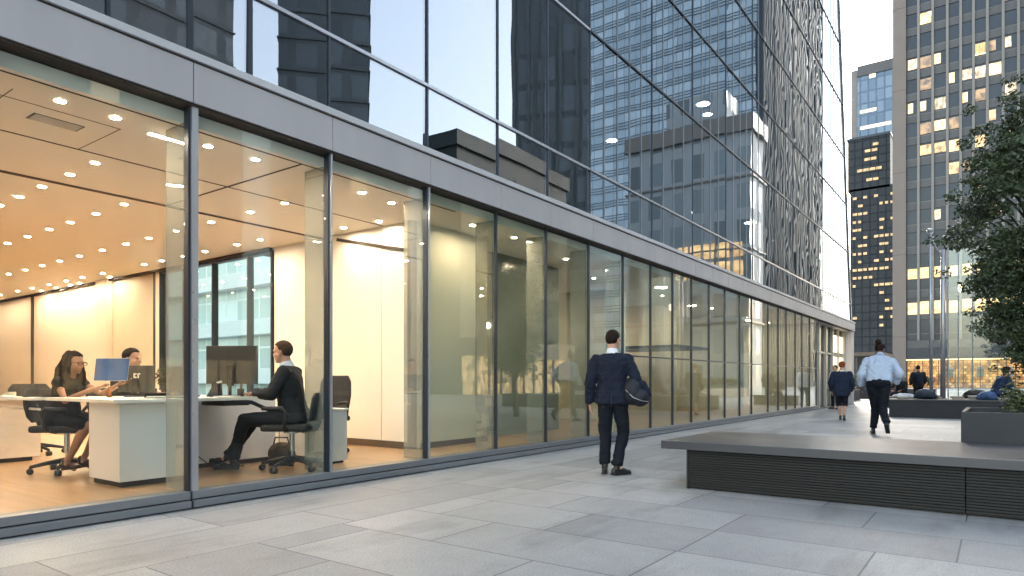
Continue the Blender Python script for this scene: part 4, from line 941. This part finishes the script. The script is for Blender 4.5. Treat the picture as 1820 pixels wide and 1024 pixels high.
fuse(MB().cap([(-.02,.0,.14), (.08,-.06,.08), (.16,-.05,-.03)], [.035,.05,.028]).build('flap', m_navy, g), .01, 3, .012, 14, 4)
MB().tube([(-.10,.0,.12), (-.13,.02,.20), (-.11,.05,.24)], .010).build('strap', m_blk, g, smooth=True)

# 2 man in the light blue shirt
p = person('man in light blue shirt and hair bun striding away past the bench', (-1.93, 15.11, 0), R(6))
J = dict(pel=V((.0,-.02,1.07)), nk=V((.02,.10,1.585)), hd=V((.02,.19,1.715)), hf=V((.45,.9,-.35)), shL=V((-.205,.06,1.475)), shR=V((.225,.06,1.46)), elL=V((-.315,.0,1.21)), wrL=V((-.325,.16,.98)),
         elR=V((.36,-.10,1.22)), wrR=V((.30,.10,1.04)), hL=(V((.0,.4,-.9)), V((1,0,0))), hR=(V((-.1,.5,-.8)), V((-1,0,0))), hipL=V((-.10,-.02,.99)), hipR=V((.10,-.02,.99)),
         knL=V((-.055,.13,.53)), knR=V((.06,-.03,.54)), anL=V((-.10,.20,.09)), anR=V((.15,-.38,.24)), toeL=V((-.2,1,0)), toeR=V((.15,1,0)))
body(p, J, m_skin3, .009, 1.06); eyes(J['hd'], J['hf'], p, 1.06)
top(p, 'shirt', m_blue, J, [(-.06,.215,.165), (.04,.235,.18), (.2,.235,.17), (.4,.235,.165), (.6,.255,.165), (.78,.25,.15), (.9,.205,.125), (.97,.13,.09), (1.0,.085,.075)], .012, 1.0, (.080,.078,.058), .021, 8, wf=8)
trousers(p, m_navyt, J, .012, 1.08, rs=(.120,.078,.062,.058), waist=((-.25,.155,.12),(-.12,.205,.165),(0,.20,.16),(.10,.185,.145)), seed=2, wr=.012, cut=.93)
hair(J['hd'], J['hf'], m_hairb, p, 1.06, seed=4); collar(p, J, m_blue, 1.1, .04, .068)
MB().ell(J['hd']+V((-.03,-.05,.15)), (.055,.055,.06)).build('hair_bun', m_hairb, p, smooth=True)
shoe(p, J['anL'], J['toeL'], m_shoe, 1.05); shoe(p, J['anR'], J['toeR'], m_shoe, 1.05, pitch=.75)

# 3 red haired person in a navy coat
p = person('person with short red hair in a navy coat walking away near the glass', (-3.47, 20.13, 0), R(10))
J = dict(pel=V((0,0,.86)), nk=V((0,.02,1.34)), hd=V((.01,.05,1.50)), hf=V((.3,1,-.1)), shL=V((-.19,.0,1.27)), shR=V((.19,.0,1.27)), elL=V((-.27,-.02,1.0)), wrL=V((-.25,.10,.80)), elR=V((.27,-.02,1.0)), wrR=V((.24,.08,.80)),
         hL=(V((.1,.2,-1)), V((1,0,0))), hR=(V((-.1,.2,-1)), V((-1,0,0))), hipL=V((-.09,0,.82)), hipR=V((.09,0,.82)), knL=V((-.07,.07,.45)), knR=V((.08,.0,.45)), anL=V((-.03,.05,.085)), anR=V((.06,-.12,.10)), toeL=V((0,1,0)), toeR=V((.1,1,0)))
body(p, J, m_skin, .010, .94, bare=True); eyes(J['hd'], J['hf'], p, .94)
top(p, 'coat', cloth("navy_coat", (.012,.020,.042)), J, [(-.42,.185,.15), (-.25,.21,.16), (0,.225,.16), (.2,.215,.15), (.5,.215,.15), (.75,.22,.14), (.9,.195,.115), (.97,.12,.08), (1.0,.07,.06)], .012, 1.0, (.082,.072,.056), .012, 5)
trousers(p, m_navyt, J, .012, .95, rs=(.10,.075,.068,.068), cut=.18, seed=3)
hair(J['hd'], J['hf'], m_hairr, p, .97, seed=6); collar(p, J, m_wht, .98, .03)
shoe(p, J['anL'], J['toeL'], m_shoe, .92); shoe(p, J['anR'], J['toeR'], m_shoe, .92, pitch=.35)

# 4 seated man in the dark suit
p = person('man in charcoal suit and blue shirt seated at the desk facing left', (-6.03, 4.34, FZ), R(126))
J = dict(pel=V((0,-.02,.55)), nk=V((0,.06,1.095)), hd=V((0,.105,1.245)), hf=V((.05,1,-.12)), shL=V((-.185,.03,1.03)), shR=V((.185,.03,1.03)), elL=V((-.235,.14,.80)), wrL=V((-.15,.345,.815)), elR=V((.235,.14,.80)), wrR=V((.15,.37,.815)),
         hL=(V((.25,1,-.05)), V((.1,0,-1))), hR=(V((-.25,1,-.05)), V((-.1,0,-1))), hipL=V((-.09,.02,.55)), hipR=V((.09,.02,.55)), knL=V((-.11,.47,.53)), knR=V((.10,.45,.52)), anL=V((-.07,.60,.09)), anR=V((.07,.72,.10)), toeL=V((-.1,1,0)), toeR=V((.1,1,.12)), back=V((0,-.02,0)), thumb=1)
body(p, J, m_skin, .0075, .97); eyes(J['hd'], J['hf'], p, .97)
top(p, 'suit_jacket', m_char, J, [(-.10,.19,.15), (0,.195,.155), (.15,.185,.14), (.35,.175,.128), (.55,.185,.13), (.75,.20,.13), (.88,.19,.11), (.965,.12,.08), (1.0,.074,.064)], .010, 1.0, (.074,.064,.050), .010, 7, pad=.0)
trousers(p, m_char, J, .011, .98, seed=9, wr=.010, cut=.90)
hair(J['hd'], J['hf'], m_hairm, p, .97, seed=9); collar(p, J, m_blue, 1.0, .045)
MB().loft([[V((x*w_, y, z)) for x in (-1,1)]+[V((w_, y+.012, z)), V((-w_, y+.012, z))] for z, y, w_ in ((1.085,.125,.018),(1.05,.142,.024),(.95,.172,.03),(.85,.182,.035))]).build('tie', m_tie, p)
shoe(p, J['anL'], J['toeL'], m_shoe); shoe(p, J['anR'], J['toeR'], m_shoe, 1, pitch=-.12)

# 5 seated woman with the folder
p = person('woman with long dark hair and glasses in a black dress seated holding a blue folder', (-7.72, 2.85, FZ), R(-58))
J = dict(pel=V((0,-.03,.55)), nk=V((.01,.04,.985)), hd=V((.02,.10,1.125)), hf=V((.12,1,-.18)), shL=V((-.16,.02,.925)), shR=V((.16,.03,.925)), elL=V((-.19,.24,.80)), wrL=V((-.06,.52,.90)), elR=V((.215,.15,.745)), wrR=V((.14,.385,.86)),
         hL=(V((.3,1,.2)), V((.2,.2,1))), hR=(V((-.15,1,.22)), V((-.1,-.1,1))), thumb=-1, hipL=V((-.085,.0,.54)), hipR=V((.085,.0,.54)), knL=V((.02,.42,.52)), knR=V((.19,.38,.50)), anL=V((.05,.20,.125)), anR=V((.17,.12,.115)), toeL=V((.15,1,-.15)), toeR=V((.2,1,-.15)), back=V((0,-.025,0)))
body(p, J, m_skin2, .0075, .91, thin=.95, curlL=.25, curlR=.2, bare=True); eyes(J['hd'], J['hf'], p, .91)
top(p, 'dress', m_blackd, J, [(-.18,.17,.15), (0,.178,.15), (.2,.155,.125), (.4,.135,.108), (.6,.148,.118), (.75,.158,.128,.01), (.88,.150,.095), (.955,.115,.07)], .010, 1.0, (.060,.05,.04), .006, 11, sleeve=.22)
trousers(p, m_blackd, J, .010, .95, rs=(.098,.074,.06,.06), upto=.86, seed=4, name='skirt')
H = J['hd']; S, F_, U = headframe(J['hf'])
hair(H, J['hf'], m_hairb, p, .95, seed=12)
lh = MB()
for sx in (-1, 1): lh.cap([H+S*sx*.062+U*.05-F_*.02, H+S*sx*.085-U*.06-F_*.015, H+S*sx*.10-U*.17+F_*.015, H+S*sx*.095-U*.27+F_*.045], [.03,.042,.045,.022])
lh.cap([H-F_*.07+U*.05, H-F_*.10-U*.08, H-F_*.105-U*.2, H-F_*.10-U*.30], [.06,.072,.07,.04]); lh.cap([H-F_*.05+U*.08-S*.03, H-F_*.09-S*.06-U*.1, H-F_*.08-S*.08-U*.24], [.04,.05,.035]); lh.cap([H-F_*.05+U*.08+S*.03, H-F_*.09+S*.06-U*.1, H-F_*.08+S*.08-U*.24], [.04,.05,.035])
fuse(lh.build('long_hair', m_hairb, p), .010, 3, .012, 16, 3)
gl = MB()
for sx in (-1, 1):
    gl.tube([H+S*sx*(.031+.025*math.cos(a))+F_*.098+U*(.004+.018*math.sin(a)) for a in [2*math.pi*k/14 for k in range(15)]], .0028, 6)
    gl.tube([H+S*sx*.056+F_*.096+U*.010, H+S*sx*.076+F_*.03+U*.008, H+S*sx*.078-F_*.01+U*.002], .0025, 6)
gl.tube([H-S*.008+F_*.102+U*.006, H+S*.008+F_*.102+U*.006], .0028, 6); gl.build('glasses', m_blk, p)
for q in 'LR':
    o = shoe(p, J['an'+q], J['toe'+q], m_heel, .86, pitch=-.28, name='heeled_shoe')
    a = J['an'+q]; t_ = V(J['toe'+q]); t_.z = 0; t_.normalize(); MB().tube([a-t_*.035+V((0,0,-.05)), a-t_*.03+V((0,0,-.112))], [.014,.006]).build('stiletto', m_heel, o)

# 6 man behind the monitor
p = person('man with short dark hair half hidden behind the blue folder and monitor', (-8.06, 3.55, FZ), R(-54))
J = dict(pel=V((0,-.02,.55)), nk=V((0,.05,1.05)), hd=V((0,.10,1.195)), hf=V((0,1,-.1)), shL=V((-.18,.02,.985)), shR=V((.18,.02,.985)), elL=V((-.22,.18,.77)), wrL=V((-.10,.42,.80)), elR=V((.24,.22,.79)), wrR=V((.14,.46,.815)),
         hL=(V((.3,1,0)), V((0,0,-1))), hR=(V((-.2,1,0)), V((0,0,-1))), hipL=V((-.09,.02,.55)), hipR=V((.09,.02,.55)), knL=V((-.11,.46,.52)), knR=V((.11,.46,.52)), anL=V((-.1,.44,.09)), anR=V((.1,.46,.09)), toeL=V((0,1,0)), toeR=V((0,1,0)))
body(p, J, m_skin, .008, .97); eyes(J['hd'], J['hf'], p, .97)
top(p, 'shirt', cloth("black_shirt", (.02,.02,.022)), J, [(-.05,.185,.14), (.15,.18,.135), (.5,.18,.125), (.75,.195,.125), (.88,.185,.105), (.965,.12,.078), (1.0,.07,.06)], .012, 1.0, (.07,.062,.048), .009, 13)
trousers(p, m_char, J, .012, .98, seed=6); hair(J['hd'], J['hf'], m_hairb, p, .97, seed=2); shoe(p, J['anL'], J['toeL'], m_shoe); shoe(p, J['anR'], J['toeR'], m_shoe)

# people farther across the plaza
def standing(label, loc, rz, topm, botm, hairm, skin, s=1.0, seed=0, arms=0):
    p = person(label, loc, rz)
    J = dict(pel=V((0,0,.95)), nk=V((0,.01,1.45)), hd=V((0,.04,1.61)), hf=V((.1,1,-.08)), shL=V((-.19,0,1.38)), shR=V((.19,0,1.38)), elL=V((-.27,-.02,1.11)), wrL=V((-.25,.08+arms,.88+arms)), elR=V((.27,-.02,1.11)), wrR=V((.22,.14+arms,.92+arms)),
         hL=(V((0,.3,-1)), V((1,0,0))), hR=(V((0,.4,-1)), V((-1,0,0))), hipL=V((-.09,0,.90)), hipR=V((.09,0,.90)), knL=V((-.1,.03,.49)), knR=V((.1,.05,.49)), anL=V((-.1,-.02,.085)), anR=V((.11,.03,.085)), toeL=V((-.2,1,0)), toeR=V((.2,1,0)))
    J = {k: (v*s if isinstance(v, Vector) and k not in ('hf','toeL','toeR') else v) for k, v in J.items()}
    body(p, J, skin, .013, s); eyes(J['hd'], J['hf'], p, s); top(p, 'jacket', topm, J, JACK, .015, s*1.03, (.078,.068,.052), .012, seed)
    trousers(p, botm, J, .015, s, seed=seed); hair(J['hd'], J['hf'], hairm, p, s, seed=seed); collar(p, J, topm, s); shoe(p, J['anL'], J['toeL'], m_shoe, s); shoe(p, J['anR'], J['toeR'], m_shoe, s)
    return p
def sitting(label, loc, rz, topm, botm, hairm, skin, s=1.0, seed=0, h=.52, lean=.12):
    p = person(label, loc, rz); d = h-.52
    J = dict(pel=V((0,-.02,.60)), nk=V((0,lean,1.10)), hd=V((0,lean+.07,1.245)), hf=V((.0,1,-.15)), shL=V((-.20,lean-.03,1.03)), shR=V((.20,lean-.03,1.03)), elL=V((-.26,lean+.08,.77)), wrL=V((-.15,.36,.72)), elR=V((.26,lean+.06,.77)), wrR=V((.15,.38,.72)),
         hL=(V((.2,1,-.2)), V((0,0,-1))), hR=(V((-.2,1,-.2)), V((0,0,-1))), hipL=V((-.09,.02,.60)), hipR=V((.09,.02,.60)), knL=V((-.12,.47,.57)), knR=V((.12,.47,.57)), anL=V((-.12,.46,.085)), anR=V((.12,.50,.085)), toeL=V((-.1,1,0)), toeR=V((.1,1,0)))
    for k, v in J.items():
        if isinstance(v, Vector) and k not in ('hf','toeL','toeR','anL','anR'): J[k] = v+V((0,0,d))
    body(p, J, skin, .013, s); eyes(J['hd'], J['hf'], p, s); top(p, 'sweater', topm, J, [(-.08,.195,.15), (.0,.20,.155), (.2,.19,.14), (.5,.195,.14), (.75,.21,.135), (.9,.185,.11), (.97,.12,.08), (1.0,.07,.06)], .015, s, (.08,.068,.05), .012, seed)
    trousers(p, botm, J, .015, s, seed=seed); hair(J['hd'], J['hf'], hairm, p, s*1.04, seed=seed); shoe(p, J['anL'], J['toeL'], m_shoe, s); shoe(p, J['anR'], J['toeR'], m_shoe, s)
    return p
pb = standing('person in black coat standing beyond the low wall before the tower lobby', (-2.62, 31.6, 0), R(15), cloth("black_coat", (.014,.014,.017)), m_navyt, m_hairb, m_skin2, .99, 3, .05)
fuse(MB().ell((0,-.2,1.2), (.15,.10,.2)).ell((0,-.25,1.08), (.12,.07,.12)).build('backpack_pack', m_navy, pb), .02, 3)
sitting('man in navy sweater sitting on the low wall in front of the tree', (.0, 23.35, 0), R(-62), m_nsw, m_navyt, m_hairb, m_skin, 1.12, 5, .62, .16)
sitting('dark haired person in black seated on the low stone block by the pier', (-3.15, 31.05, 0), R(160), cloth("black_top", (.016,.016,.018)), m_navyt, m_hairb, m_skin2, 1.0, 6, .50)
standing('person in white shirt and dark trousers standing at the far end of the glass', (-5.0, 27.8, 0), R(150), m_wht, m_navyt, m_hairb, m_skin, .97, 9)
bpy.data.scenes.remove(TMP)
